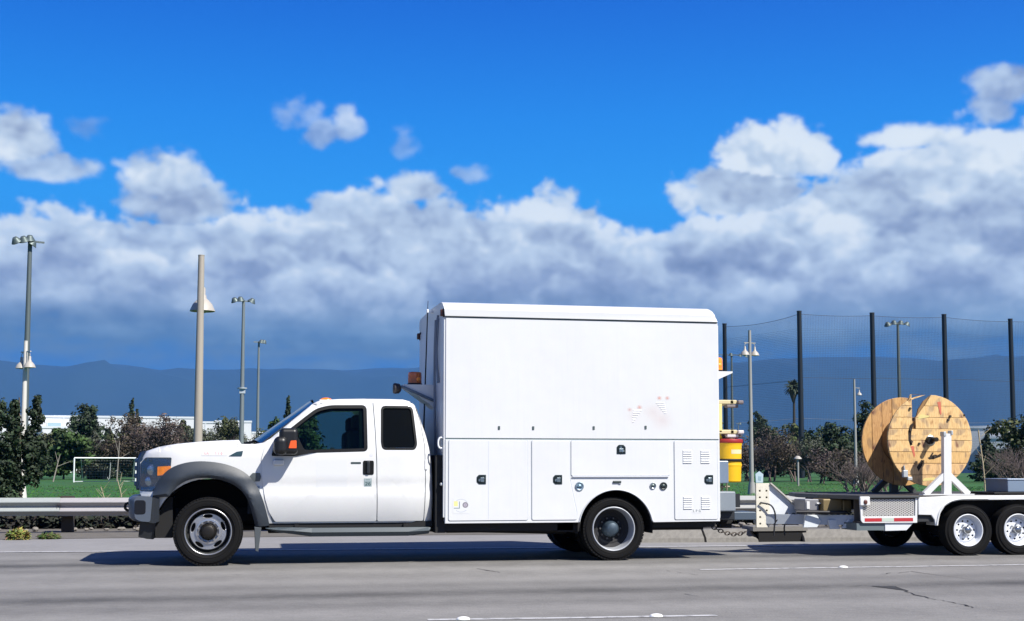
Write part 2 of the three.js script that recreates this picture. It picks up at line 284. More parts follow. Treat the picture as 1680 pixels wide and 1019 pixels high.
  const crack = (pts, w, n = 7) => {
    const P = []; pts.forEach((p, i) => { if (!i) { P.push(p); return; } const a = pts[i - 1]; for (let k = 1; k <= n; k++) P.push([mix(a[0], p[0], k / n) + (k < n ? (r() - .5) * .05 : 0), mix(a[1], p[1], k / n) + (k < n ? (r() - .5) * .09 : 0)]); });
    const ws = P.map((_, i) => w * (.35 + .65 * r()) * Math.min(1, (P.length - i) / 3));
    struct('road_crack', sheet([...P.map((p, i) => [p[0] + ws[i] * .5, p[1]]), ...P.slice().reverse().map((p, i) => [p[0] - ws[P.length - 1 - i] * .5, p[1] - .01])], .004), crackMat);
  };
  crack([[5.98, -11.95], [6.20, -11.88], [5.97, -11.08], [5.93, -10.70], [5.94, -10.25], [5.88, -9.94]], .017);
  crack([[7.257, -13.53], [7.351, -12.38]], .024, 2);
  crack([[6.75, -13.25], [7.22, -13.5]], .012); crack([[5.45, -12.05], [5.98, -11.95]], .012);
  crack([[2.62, -14.9], [2.8, -14.2]], .016); crack([[4.65, -14.2], [4.8, -13.4]], .014); crack([[3.95, -11.55], [4.0, -11.3]], .03, 2); crack([[-.1, -14.55], [.02, -14.5]], .06, 2); crack([[.75, -14.72], [.9, -14.68]], .06, 2);

  // concrete kerb along the right shoulder, broken by a drain opening
  const kerbRing = (x, z, h) => [[x, 0, z + .0], [x, h * .35, z - .02], [x, h, z - .16], [x, h, z - .38], [x, 0, z - .4]];
  const kz = (x) => -19.30 + .115 * (x - 7.5);
  struct('kerb', [loft([[5.55, .03], [5.7, .10], [5.95, .17], [6.4, .19], [6.95, .19]].map(([x, h]) => kerbRing(x, kz(x), h))),
    loft([[6.985, .19], [7.25, .20], [7.55, .20], [7.72, .19], [7.79, .12]].map(([x, h]) => kerbRing(x, kz(x), h))),
    loft([[8.52, .19], [8.9, .19], [12, .19]].map(([x, h]) => kerbRing(x, kz(x), h))),
    box(7.7, 8.6, .17, .24, -19.72, -19.26)], concrete);
  put('storm_drain', [box(7.80, 8.52, -.02, .168, -19.60, -19.28)], M([.004, .004, .005], .9)); tag(scene.children[scene.children.length - 1], 'storm drain opening with painted-in shade under a concrete lip in the right kerb', 'storm drain');  // solid black box; its colour stands in for the shade inside the opening

  // far hills
  {
    const P = [], idx = [], na = 200, nr = 14;
    for (let i = 0; i <= na; i++) {
      const az = mix(-75, 75, i / na) * Math.PI / 180;
      for (let j = 0; j <= nr; j++) {
        const d = mix(8200, 12000, j / nr), t = j / nr, X = d * Math.sin(az + YAW), Z = -d * Math.cos(az + YAW);
        const top = 800 + 36 * N2(az * 4, 1) + 16 * N2(az * 12, 2) + 5 * N2(az * 43, 3) + 60 * Math.sin(az * 2.2 + .2);
        const h = top * sstep(0, .62, t) * (1 - .5 * sstep(.7, 1, t)) + (60 * N2(X / 900, Z / 900) + 45 * N2(X / 380, Z / 380) + 18 * N2(X / 150, Z / 150)) * sstep(.02, .3, t) * (1 - sstep(.45, .62, t) * .75);
        P.push(X, h - 5, Z);
      }
    }
    for (let i = 0; i < na; i++) for (let j = 0; j < nr; j++) { const a = i * (nr + 1) + j, b = a + nr + 1; idx.push(a, b, a + 1, b, b + 1, a + 1); }
    const g = new THREE.BufferGeometry(); g.setAttribute('position', new THREE.Float32BufferAttribute(P, 3)); g.setIndex(idx); g.computeVertexNormals();
    struct('hills', g, M([.020, .036, .030], .95, 0, { side: THREE.DoubleSide }));
  }
}
// crash barrier along the verge
{
  const RZ = (x) => -24.22 + .055 * (x + 3), t = thing('guardrail', 'grey steel crash barrier with wooden posts along the verge behind the truck', 'guardrail', [0, 0, 0]);
  const prof = [[.628, 0], [.618, .006], [.562, .080], [.550, .084], [.540, .080], [.484, .006], [.474, .003], [.464, .006], [.410, .080], [.398, .084], [.388, .080], [.330, .006], [.316, 0]];
  for (let k = 0; k < 8; k++) {
    const x0 = -10.8 + k * 3.81, x1 = x0 + 3.86, lap = .004 * (k % 2);
    const g = loft([x0, x1].map((x) => [...prof.map(([y, z]) => [x, y - .004 * (k % 3), RZ(x) + z + lap]), ...prof.slice().reverse().map(([y, z]) => [x, y - .004 * (k % 3), RZ(x) + z + lap - .004])]), true, true);
    put('rail', smooth(g, 20), M([.27 + .02 * (k % 3), .30 + .015 * (k % 2), .31], .7, 0, { map: galv.map }), t);
  }
  const wood = M([.035, .027, .02], .9);
  for (let k = 0; k < 16; k++) { const x = -10.656 + k * 1.905, z = RZ(x); put('post', [rbox(x - .1, x + .1, -.3, .64, z - .42, z - .215, .01, 1), rbox(x - .1, x + .1, .29, .65, z - .213, z - .003, .01, 1)], wood, t); }
  // low rubble edging and shade-darkened growth behind the barrier
  const r = rng(77), L = [];
  for (let i = 0; i < 260; i++) { const x = -9 + r() * 26, s = .025 + r() * .05; L.push(new THREE.IcosahedronGeometry(s, 0).scale(1 + r(), .55 + .4 * r(), 1).rotateY(r() * 6).translate(x, .02 + r() * .05, RZ(x) - .55 - r() * .12)); }
  const rub = put('rubble_edging', L, M([.20, .185, .165], .95, 0)); rub.userData = { kind: 'stuff', label: 'pale row of broken stones under the crash barrier', category: 'rubble' };
}

// ---------- the utility truck ----------
// Truck space: x from the front axle towards the rear, y up, z = 0 at the near wall of the service body and negative beyond it.
const truck = thing('utility_truck', 'white utility truck with tall enclosed service body and extended cab on the road', 'truck', [-0.397, 0, -15.79]);
const CZ = -1.15, HW = 1.01;                                // centre line and half width of the cab
const roofLine = [[-.80, 1.25], [-.735, 1.342], [-.584, 1.392], [-.378, 1.428], [-.099, 1.455], [.15, 1.470], [.335, 1.476], [.365, 1.428], [.52, 1.428], [.62, 1.445], [.70, 1.492], [.90, 1.662], [1.10, 1.832], [1.20, 1.915], [1.26, 1.950], [1.34, 1.968], [1.537, 1.981], [1.831, 1.987], [2.126, 1.986], [2.30, 1.982], [2.385, 1.962], [2.445, 1.90], [2.50, 1.77], [2.555, 1.62], [2.60, 1.48], [2.635, 1.33], [2.655, 1.1], [2.663, .9], [2.665, .486]];
const toLine = (x, y) => { let d = 9; for (let i = 1; i < roofLine.length; i++) { const [ax, ay] = roofLine[i - 1], [bx, by] = roofLine[i], vx = bx - ax, vy = by - ay, t = clamp(((x - ax) * vx + (y - ay) * vy) / (vx * vx + vy * vy)); d = Math.min(d, Math.hypot(x - ax - vx * t, y - ay - vy * t)); } return d; };
function tuck(x, y) {                                       // how far the cab's side stands in from its widest plane
  let o = 0;
  if (y > 1.30) { const t = y - 1.30; o += .13 * t + .11 * t * t; }
  if (y < .835) o += .085 * ((.835 - y) / .35) ** 1.8;
  if (y >= .835 && y < 1.02) o += .012 * Math.sin((y - .835) / .185 * Math.PI);
  if (x < -.30) o += .20 * ((-.30 - x) / .5) ** 2;
  if (x > 2.2) o += .05 * ((x - 2.2) / .46) ** 2;
  const r = x < .5 ? .055 : x > 2.4 ? .06 : .045, d = toLine(x, y);
  if (d < r) o += r - Math.sqrt(Math.max(0, r * r - (r - d) ** 2));
  return o;
}
const tess = (g, max) => new TessellateModifier(max, 8).modify(plain(g));
function cabSolid(pts, holes = [], inset = 0, max = .075) {
  const g = tess(new THREE.ExtrudeGeometry(shape(pts, holes), { depth: 1, bevelEnabled: false, curveSegments: 4 }), max), p = g.attributes.position;
  for (let i = 0; i < p.count; i++) { const x = p.getX(i), y = p.getY(i); p.setZ(i, CZ + (2 * p.getZ(i) - 1) * (HW - inset - tuck(x, y))); }
  g.computeVertexNormals(); return smooth(g, 38);
}
function cabSkin(pts, z0, z1, holes = [], side = 1, max = .07, extra = () => 0) {   // a plate that follows the cab's side; z0, z1 are its faces measured out from that side
  const g = tess(new THREE.ExtrudeGeometry(shape(pts, holes), { depth: 1, bevelEnabled: false, curveSegments: 4 }), max), p = g.attributes.position;
  for (let i = 0; i < p.count; i++) { const x = p.getX(i), y = p.getY(i), t = p.getZ(i); p.setZ(i, CZ + side * (HW - tuck(x, y) + mix(z0, z1, t) + t * extra(x, y))); }
  g.computeVertexNormals(); return smooth(g, 38);
}
const frontWin = roundPoly([[1.253, 1.345], [1.836, 1.362], [1.828, 1.885], [1.40, 1.880], [1.25, 1.838], [1.10, 1.722], [.955, 1.604], [.83, 1.50], [.80, 1.40], [1.02, 1.335]], [.02, .03, .04, .1, .05, .05, .05, .04, .03, .02]);
const rearWin = roundPoly([[2.045, 1.374], [2.425, 1.374], [2.447, 1.43], [2.400, 1.885], [2.036, 1.885], [2.030, 1.45]], [.05, .045, .03, .05, .045, .03]);
const grow = (pts, d) => pts.map((p, i) => { const a = pts[(i + pts.length - 1) % pts.length], b = pts[(i + 1) % pts.length], tx = b[0] - a[0], ty = b[1] - a[1], l = Math.hypot(tx, ty) || 1, s = area(pts) > 0 ? 1 : -1; return [p[0] + ty / l * d * s, p[1] - tx / l * d * s]; });
const archR = .60, arch = (r, a0, a1, n = 18, cx = -.005, cy = .40) => Array.from({ length: n + 1 }, (_, i) => { const a = mix(a0, a1, i / n) * Math.PI / 180; return [cx + r * Math.cos(a), cy + r * Math.sin(a)]; });
{
  const shell = [...roofLine.slice(1), [.80, .486], ...arch(.62, 8, 172), [-.80, .86], [-.80, 1.25]];
  const cab = put('cab', cabSolid(shell, [grow(frontWin, .012), grow(rearWin, .012)]), white, truck);
  // doors stand a little proud with dark seams between them
  const seam = put('door_seam', cabSkin([[.74, .50], [2.60, .50], [2.60, 1.2], [2.50, 1.7], [2.42, 1.94], [1.30, 1.93], [.68, 1.40], [.62, 1.2], [.64, .80]], -.003, .002, [grow(frontWin, .02), grow(rearWin, .02)]), M([.16, .18, .20], .6), truck);
  const doorF = [[.772, .505], [1.976, .503], [1.962, 1.2], [1.944, 1.6], [1.920, 1.952], [1.36, 1.938], [1.22, 1.885], [1.05, 1.755], [.86, 1.592], [.70, 1.452], [.64, 1.40], [.600, 1.25], [.612, 1.0], [.65, .78], [.70, .62]];
  const df = put('front_door', cabSkin(roundPoly(doorF, .02, 2), .001, .011, [grow(frontWin, .022)]), white, truck);
  const doorR = [[1.986, .503], [2.548, .504], [2.560, .98], [2.548, 1.42], [2.50, 1.70], [2.440, 1.925], [2.36, 1.955], [1.931, 1.955], [1.954, 1.6], [1.972, 1.2]];
  const dr = put('rear_door', cabSkin(roundPoly(doorR, .02, 2), .001, .011, [grow(rearWin, .015)]), white, truck);
  put('corner_panel', cabSkin([[2.558, .500], [2.655, .500], [2.650, .95], [2.625, 1.33], [2.59, 1.47], [2.53, 1.68], [2.47, 1.86], [2.452, 1.90], [2.508, 1.70], [2.556, 1.42], [2.570, .98]], .001, .009), white, truck);
  for (const [d, w] of [[df, frontWin], [dr, rearWin]]) {
    put('window_seal', cabSkin(grow(w, d === df ? .020 : .013), -.03, d === df ? .013 : .012, [grow(w, d === df ? -.018 : -.012)]), blackPlastic, d);
    put('window_pane', cabSkin(grow(w, -.014), -.012, -.006, [], 1, .12), d === df ? tinted : darkGlass, d);
  }
  // dark channel along the top and back of the front window, and the fixed mirror sail
  for (const b of [[[1.02, 1.615], [1.16, 1.725], [1.30, 1.795], [1.44, 1.828], [1.80, 1.832], [1.83, 1.875], [1.40, 1.875], [1.25, 1.830], [1.10, 1.715]], [[1.762, 1.37], [1.826, 1.37], [1.822, 1.85], [1.755, 1.85]]]) put('window_channel', cabSkin(b, -.034, -.018), M([.004, .004, .005], .6), df);
  put('mirror_sail', cabSkin(roundPoly([[.715, 1.285], [1.0, 1.285], [1.26, 1.338], [1.10, 1.365], [1.02, 1.52], [.96, 1.602], [.84, 1.50], [.74, 1.40]], .02), .010, .024), blackPlastic, df);
  // door hardware
  put('handle_recess', cabSkin(roundPoly(rect(1.802, 1.932, 1.062, 1.232), .022), .008, .016), blackPlastic, df);
  const hs = put('door_handle', [rbox(1.845, 1.885, 1.075, 1.225, CZ + HW + .012, CZ + HW + .04, .012)], M([.02, .022, .025], .35), df);
  put('key_slot', cabSkin(roundPoly(rect(1.655, 1.778, 1.192, 1.215), .01), .008, .014), M([.03, .05, .05], .5), df);
  put('fuel_sticker', cabSkin(ell(1.90, 1.302, .022, .024, 16), .010, .0125), M([.55, .56, .60], .6), df);
  put('door_panel_plate', cabSkin(roundPoly(rect(1.247, 1.612, .905, 1.238), .008, 1), .010, .0118), M([.615, .627, .63], .40), df);
  put('rear_latch', cabSkin(roundPoly(rect(2.556, 2.592, 1.125, 1.252), .012), .006, .02), white, dr);
  { // numbered sticker under the handle
    const c = document.createElement('canvas'); c.width = 96; c.height = 112; const q = c.getContext('2d');
    q.fillStyle = '#8b9a9c'; q.fillRect(0, 0, 96, 112); q.fillStyle = '#a9b6b8'; q.fillRect(6, 4, 84, 26); q.fillStyle = '#52686c'; q.fillRect(14, 10, 66, 5); q.fillRect(22, 20, 50, 4); q.fillStyle = '#2f4a4d'; q.font = 'bold 66px sans-serif'; q.textAlign = 'center'; q.fillText('26', 48, 98);
    const t = new THREE.CanvasTexture(c); t.colorSpace = THREE.SRGBColorSpace; const g = cabSkin(rect(1.817, 1.908, .920, 1.018), .011, .0125, [], 1, .2), p = g.attributes.position, uv = g.attributes.uv;
    for (let i = 0; i < p.count; i++) uv.setXY(i, (p.getX(i) - 1.817) / .091, (p.getY(i) - .920) / .098);
    put('number_sticker', g, M([1, 1, 1], .6, 0, { map: t }), df);
  }
  // bonnet: vent, faded red letters
  put('fender_vent', cabSkin(roundPoly([[.222, 1.284], [.372, 1.284], [.386, 1.346], [.31, 1.335]], .006), -.004, .006), M([.02, .05, .065], .4), truck);
  { // worn letters
    const c = document.createElement('canvas'); c.width = 256; c.height = 48; const q = c.getContext('2d'); q.fillStyle = '#d3d4d2'; q.fillRect(0, 0, 256, 48); q.font = 'bold 36px sans-serif'; q.fillStyle = '#cf9497'; q.fillText('UA', 22, 37); q.fillStyle = '#c98085'; q.fillText('1 1 0', 132, 37);
    for (let i = 0; i < 40; i++) { q.fillStyle = '#d3d4d2'; q.fillRect((i * 53) % 256, (i * 29) % 44, 7, 2); }
    const t = new THREE.CanvasTexture(c); t.colorSpace = THREE.SRGBColorSpace; const g = cabSkin(rect(-.09, .20, 1.288, 1.340), .0008, .002, [], 1, .1), p = g.attributes.position, uv = g.attributes.uv;
    for (let i = 0; i < p.count; i++) uv.setXY(i, (p.getX(i) + .09) / .29, (p.getY(i) - 1.288) / .052);
    put('faded_lettering', g, M([1, 1, 1], .4, 0, { map: t }), truck);
  }
  put('fender_badge_plate', cabSkin(roundPoly([[.47, .985], [.585, .985], [.60, 1.04], [.585, 1.085], [.50, 1.085], [.46, 1.04]], .01), .001, .012), M([.09, .105, .11], .5, .3), truck);
  put('fender_letter_badge', cabSkin(roundPoly(rect(.545, .585, .80, .93), .008), .001, .008), M([.22, .25, .28], .4, .4), truck);
  // cowl and wipers, windscreen, roof lamps
  put('cowl', [box(.352, .62, 1.395, 1.431, CZ - .93, CZ + .93), sqbar([.40, 1.442, CZ + .80], [.62, 1.50, CZ + .25], .015), sqbar([.40, 1.442, CZ - .1], [.62, 1.50, CZ - .65], .015)], blackPlastic, truck);
  {
    const rings = []; for (let i = 0; i <= 10; i++) { const t = i / 10, X = mix(.60, 1.235, t), Y = mix(1.432, 1.935, t), row = []; for (let j = 0; j <= 16; j++) { const s = j / 16 * 2 - 1, w = mix(.93, .80, t), b = .13 * (1 - Math.pow(Math.abs(s), 2.6)) * mix(1, .62, t) + .012; row.push([X - b * .62, Y + b * .78 * .55, CZ + s * w]); } rings.push(row); }
    put('windscreen', smooth(loft(rings, false, false), 60), M([.008, .018, .032], .12, 0, { phys: true, specularIntensity: .45, side: THREE.DoubleSide }), truck);
    put('windscreen_trim', tube([[1.13, 1.968, CZ - .78], [1.15, 2.0, CZ - .4], [1.15, 2.004, CZ], [1.15, 2.0, CZ + .4], [1.13, 1.968, CZ + .78]].map(([x, y, z]) => [x + .07, y - .02, z]), .014, 16, 6), blackPlastic, truck);
  }
  for (const s of [-.72, -.36, 0, .36, .72]) { const l = put('roof_lamp', new THREE.SphereGeometry(1, 16, 8, 0, 6.3, 0, 1.571).scale(.075, .034, .045).translate(1.37, 1.968, CZ + s), amber, truck); put('lamp_base', rbox(1.285, 1.455, 1.955, 1.974, CZ + s - .052, CZ + s + .052, .008), white, l); }
  // interior
  put('cabin_floor', [box(.45, 2.6, .60, .72, CZ - .85, CZ + .85), box(.45, .80, .72, 1.32, CZ - .86, CZ + .86)], interior, truck);
  for (const s of [-.45, .45]) put('front_seat', [rbox(1.25, 1.75, .9, 1.06, CZ + s - .26, CZ + s + .26, .06), rbox(1.66, 1.85, 1.0, 1.62, CZ + s - .25, CZ + s + .25, .07), rbox(1.70, 1.83, 1.60, 1.80, CZ + s - .13, CZ + s + .13, .05)], seatCloth, truck);
  put('steering_wheel', [new THREE.TorusGeometry(.185, .016, 8, 32).rotateY(Math.PI / 2).rotateZ(.45).translate(1.16, 1.34, CZ + .42), bar([.8, 1.2, CZ + .42], [1.16, 1.34, CZ + .42], .03)], blackPlastic, truck);
  // mirror
  {
    const mz = CZ + HW + .08, m = put('door_mirror', [rbox(.735, .90, 1.292, 1.515, mz, mz + .235, .07, 4), rbox(.80, 1.02, 1.30, 1.612, mz - .05, mz + .19, .055, 4), sqbar([.95, 1.36, mz - .12], [.95, 1.40, mz + .05], .05, .06)], M([.006, .0065, .0075], .42), truck);
    put('mirror_lamp', plate(roundPoly([[.905, 1.372], [1.000, 1.372], [.998, 1.466], [.930, 1.462]], .012), mz + .188, mz + .200, .004), M([.75, .10, .015], .3, 0, { phys: true, clearcoat: .4 }), m);
    put('mirror_arm_cover', [rbox(.735, .865, 1.175, 1.245, CZ + HW + .005, CZ + HW + .06, .02, 3)], white, m);
  }
  // wheel-arch flares, liner and lamp cluster
  const flareOut = [[-.640, .868], [-.563, 1.022], [-.441, 1.140], [-.269, 1.205], [-.06, 1.222], [.186, 1.188], [.399, 1.098], [.542, .948], [.630, .754], [.680, .581], [.708, .462]];
  const flareIn = [[.540, .448], [.506, .590], [.447, .769], [.338, .908], [.158, .996], [-.057, 1.027], [-.231, 1.003], [-.365, .925], [-.455, .809], [-.64, .80]];
  const flarePts = (() => { const c = new THREE.SplineCurve(flareOut.map((p) => new THREE.Vector2(...p))).getPoints(40).map((p) => [p.x, p.y]), d = new THREE.SplineCurve(flareIn.slice(0, 9).map((p) => new THREE.Vector2(...p))).getPoints(36).map((p) => [p.x, p.y]); return [...c, ...d, flareIn[9]]; })();
  const dist = (pl, x, y) => { let d = 9; for (let i = 1; i < pl.length; i++) { const [ax, ay] = pl[i - 1], vx = pl[i][0] - ax, vy = pl[i][1] - ay, t = clamp(((x - ax) * vx + (y - ay) * vy) / (vx * vx + vy * vy + 1e-9)); d = Math.min(d, Math.hypot(x - ax - vx * t, y - ay - vy * t)); } return d; };
  const inC = flarePts.slice(41), outC = flarePts.slice(0, 41);
  for (const s of [1, -1]) put('wheel_flare', cabSkin(flarePts, -.05, .03, [], s, .045, (x, y) => { const a = dist(outC, x, y), b = dist(inC, x, y), t = clamp(a / (a + b)); return .050 * Math.sin(Math.min(1, t * 1.25) * Math.PI * .5) - .03 * sstep(.8, 1, t); }), darkPlastic, truck);
  {
    const pts = arch(.60, -5, 185, 20), g = loft([pts.map(([x, y]) => [x, y, CZ + HW - .06]), pts.map(([x, y]) => [x, y, CZ - HW + .06])], false, false);
    put('wheel_well', [g, box(-.6, .6, .45, 1.0, CZ - .30, CZ + .30)], M([.005, .005, .006], .9, 0, { side: THREE.DoubleSide }), truck);
  }
  const lampO = [[-.786, .878], [-.652, .878], [-.562, .990], [-.452, 1.118], [-.437, 1.257], [-.735, 1.257], [-.786, 1.20]];
  for (const s of [1, -1]) {
    const hl = put('headlight', cabSkin(roundPoly(lampO, .015), -.01, .006, [], s, .06), M([.10, .13, .17], .22, .75), truck);
    put('headlight_trim', cabSkin(roundPoly(grow(lampO, .010), .015), -.01, .004, [], s, .08), M([.03, .045, .05], .4), hl);
    put('turn_signal', cabSkin(roundPoly([[-.594, 1.052], [-.447, 1.072], [-.442, 1.168], [-.594, 1.160]], .012), .004, .014, [], s, .08), orangeBright, hl);
    for (const [x, y, r] of [[-.665, 1.12, .055], [-.690, .99, .05]]) put('reflector', new THREE.SphereGeometry(r, 20, 10, 0, 6.3, 0, 1.2).rotateX(s * Math.PI / 2).scale(1, 1.25, .35).translate(x, y, CZ + s * (HW - tuck(x, y) + .003)), M([.26, .31, .36], .2, .9), hl);
    put('lens', cabSkin(roundPoly(lampO, .02), .014, .019, [], s, .07), lensClear, hl);
  }
  // radiator grille, bumper, air dam
  const gr = put('grille', [plate(roundPoly([[-.845, .885], [-.735, .885], [-.728, 1.352], [-.80, 1.335], [-.845, 1.24]], .02), CZ - .80, CZ + .80, .02)], M([.055, .085, .13], .25, .8), truck);
  for (let k = 0; k < 4; k++) put('grille_bar', [rbox(-.875, -.835, .93 + k * .092, .985 + k * .092, CZ - .70, CZ + .70, .015)], M([.10, .14, .20], .2, .9), gr);
  const bump = put('bumper', (() => { const prof = roundPoly([[-.895, .56], [-.84, .525], [-.72, .512], [-.70, .815], [-.86, .818], [-.905, .785]], .03, 3); const st = [[-1.0, .06, .02], [-.95, .01, .0], [-.6, -.04, 0], [0, -.07, 0], [.6, -.04, 0], [.95, .01, 0], [1.0, .06, .02]]; return smooth(loft(st.map(([s, d, k]) => prof.map(([x, y]) => [x + d, mix(y, .67, k), CZ + s * 1.0]))), 40); })(), M([.10, .12, .15], .38, .35), truck);
  put('fog_lamp', [plate(roundPoly(rect(-.842, -.715, .605, .770), .035), CZ + .985, CZ + 1.006, .006)], M([.006, .006, .008], .3), bump);
  put('bumper_end', [loft([[-.735, .52, .815], [-.62, .50, .80], [-.565, .52, .80]].map(([x, a, b], i) => [[x, a, CZ - .97], [x, a, CZ + .97 + .01 * i], [x, b, CZ + .985 + .01 * i], [x, b, CZ - .97]]))], M([.018, .022, .027], .55), truck);
  put('tow_hook', [tube([[-.90, .72, CZ + .55], [-.97, .72, CZ + .55], [-.98, .66, CZ + .55], [-.9, .62, CZ + .55]], .018, 12, 6)], chassisBlack, truck);
  put('air_dam', [loft([[-.80, .52, .34, .02], [-.70, .52, .315, 0], [-.63, .52, .31, 0], [-.615, .52, .34, 0]].map(([x, a, b]) => [[x, b, CZ - .8], [x, b, CZ + .88], [x + .02, a, CZ + .93], [x + .02, a, CZ - .85]]))], M([.014, .016, .019], .6), truck);
  put('inner_fender', [box(-.62, -.42, .32, .80, CZ - .8, CZ + .80)], chassisBlack, truck);
  // running board, mud flap
  put('running_board', [loft([[.66, .43, .435], [.80, .385, .44], [.98, .362, .44], [1.2, .33, .432], [2.35, .328, .43], [2.60, .352, .43], [2.625, .40, .425]].map(([x, a, b]) => [[x, a, -.40], [x, a, -.13], [x, (a + b) / 2, -.10], [x, b, -.13], [x, b, -.40]]))], blueGrey, truck);
  put('sill', [box(.70, 2.66, .432, .50, CZ - .93, CZ + .915)], chassisBlack, truck);
  for (const x of [1.0, 2.3]) put('board_bracket', [box(x, x + .05, .36, .47, -.5, -.16)], chassisBlack, truck);
  put('mud_flap', [plate([[.545, .17], [.580, .16], [.612, .44], [.530, .45]], -.42, -.12, .004)], M([.055, .065, .072], .7), truck);
}
// wheels
const tyreProfile = (R, r, w) => [[r, -w * .36], [r + .012, -w * .45], [mix(r, R, .35), -w * .50], [mix(r, R, .62), -w * .505], [mix(r, R, .84), -w * .47], [R - .014, -w * .42], [R - .003, -w * .37], [R, -w * .30], [R, w * .30], [R - .003, w * .37], [R - .014, w * .42], [mix(r, R, .84), w * .47], [mix(r, R, .62), w * .505], [mix(r, R, .35), w * .50], [r + .012, w * .45], [r, w * .36]];
function tyre(R, r, w) {
  const parts = [lathe(tyreProfile(R, r, w), 72).rotateX(Math.PI / 2)];
  for (let k = 0; k < 60; k++) { const a = k / 60 * 2 * Math.PI; for (const s of [-1, 1]) parts.push(box(-.016, .016, R - .024, R + .0005, s * w * .36 - w * .10, s * w * .36 + w * .10).rotateZ(a)); }
  for (const q of [.30, .70]) parts.push(new THREE.TorusGeometry(mix(r, R, q), .004, 5, 72).translate(0, 0, w * .497));
  return merge(parts);
}
function ringWithHoles(R, r, n, hr, hx, hy, z0, z1, phase = 0) {
  const holes = []; if (r > 0) holes.push(ell(0, 0, r, r, 30));
  for (let k = 0; k < n; k++) { const a = k / n * 2 * Math.PI + phase; holes.push(ell(0, 0, hx, hy, 16).map(([x, y]) => [(x + hr) * Math.cos(a) - y * Math.sin(a), (x + hr) * Math.sin(a) + y * Math.cos(a)])); }
  return plate(ell(0, 0, R, R, 56), z0, z1, .004, holes);
}
const wheelSteel = M([.50, .50, .51], .30, .85, { map: mottle([1, 1, 1], .28, 7, .25) });
const wheelDark = M([.012, .012, .013], .8);
{
  const rubberF = tyre(.402, .268, .235);
  for (const [z, s] of [[-.215, 1], [CZ * 2 + .215, -1]]) {
    const w = new THREE.Mesh(rubberF, rubber); w.name = 'front_wheel'; w.position.set(0, .400, z); w.rotation.y = s < 0 ? Math.PI : 0; w.castShadow = w.receiveShadow = true; truck.add(w);
    put('rim', lathe([[.276, .098], [.272, .108], [.262, .110], [.258, .10], [.255, .085]], 60).rotateX(Math.PI / 2), wheelSteel, w);
    put('rim_barrel', lathe([[.255, .086], [.250, .05], [.244, -.02], [.236, -.10]], 60).rotateX(Math.PI / 2), M([.10, .11, .11], .4, .6), w);
    put('wheel_disc', smooth(merge([ringWithHoles(.212, .145, 5, .180, .022, .055, .026, .046, .35), lathe([[.212, .027], [.207, .046], [.150, .0465]].slice(0, 2), 56).rotateX(Math.PI / 2), lathe([[.150, .046], [.146, .066], [.125, .068], [.118, .05], [.098, .045]], 56).rotateX(Math.PI / 2)]), 30), wheelSteel, w);
    put('wheel_back', new THREE.CylinderGeometry(.25, .25, .02, 40).rotateX(Math.PI / 2).translate(0, 0, -.06), wheelDark, w);
    put('hub', [lathe([[.098, .04], [.096, .075], [.085, .085], [.078, .12], [.062, .135], [.02, .137], [.001, .137]], 32).rotateX(Math.PI / 2)], M([.02, .018, .016], .5, .6), w);
    for (let k = 0; k < 10; k++) { const a = (k + .5) / 10 * 2 * Math.PI; put('lug_nut', new THREE.CylinderGeometry(.012, .014, .035, 6).rotateX(Math.PI / 2).translate(.118 * Math.cos(a), .118 * Math.sin(a), .063), M([.35, .34, .33], .4, .8), w); }
  }
  const rubberR = tyre(.392, .268, .225);
  for (const [z, s, out] of [[-.165, 1, 1], [-.415, 1, 0], [CZ * 2 + .165, -1, 1], [CZ * 2 + .415, -1, 0]]) {
    const w = new THREE.Mesh(rubberR, rubber); w.name = 'rear_wheel'; w.position.set(4.905, .390, z); w.rotation.y = s < 0 ? Math.PI : 0; w.castShadow = w.receiveShadow = true; truck.add(w);
    if (!out) continue;
    put('rim', lathe([[.276, .094], [.272, .104], [.262, .106], [.257, .095], [.252, .06], [.246, .0], [.238, -.06]], 60).rotateX(Math.PI / 2), M([.42, .44, .47], .45, .25, { map: wheelSteel.map }), w);
    put('wheel_disc', [lathe([[.24, -.058], [.20, -.08], [.16, -.095], [.09, -.098]], 48).rotateX(Math.PI / 2), lathe([[.19, -.083], [.17, -.075], [.15, -.09]], 48).rotateX(Math.PI / 2)], M([.018, .018, .02], .75, .2), w);
    put('hub', [lathe([[.105, -.09], [.10, -.02], [.075, .03], [.06, .05], [.001, .055]], 32).rotateX(Math.PI / 2)], M([.05, .075, .10], .5, .4), w);
    for (let k = 0; k < 10; k++) { const a = k / 10 * 2 * Math.PI; put('lug_nut', new THREE.CylinderGeometry(.012, .014, .03, 6).rotateX(Math.PI / 2).translate(.13 * Math.cos(a), .13 * Math.sin(a), -.07), M([.10, .10, .10], .5, .7), w); }
  }
  put('chassis', [box(-.55, 6.5, .50, .66, -.85, -.75), box(-.55, 6.5, .50, .66, -1.55, -1.45), box(2.70, 4.40, .375, .476, -2.1, -.12), box(2.68, 2.80, .36, 1.3, -2.0, -.10), box(5.42, 6.25, .40, .474, -2.1, -.10), box(5.5, 6.3, .34, .44, -1.9, -.7), bar([0, .38, -.25], [0, .38, -2.05], .06), bar([4.905, .39, -.3], [4.905, .39, -2.0], .08), new THREE.SphereGeometry(.19, 16, 12).translate(4.9, .39, -1.15), box(3.0, 4.2, .30, .46, -1.95, -1.3), bar([.4, .42, -.9], [4.7, .45, -1.1], .045), box(.70, 2.7, .36, .48, -1.9, -.45), box(4.2, 4.5, .36, .48, -1.9, -.12), bar([2.9, .40, -.5], [4.4, .36, -.5], .05)], chassisBlack, truck);
}
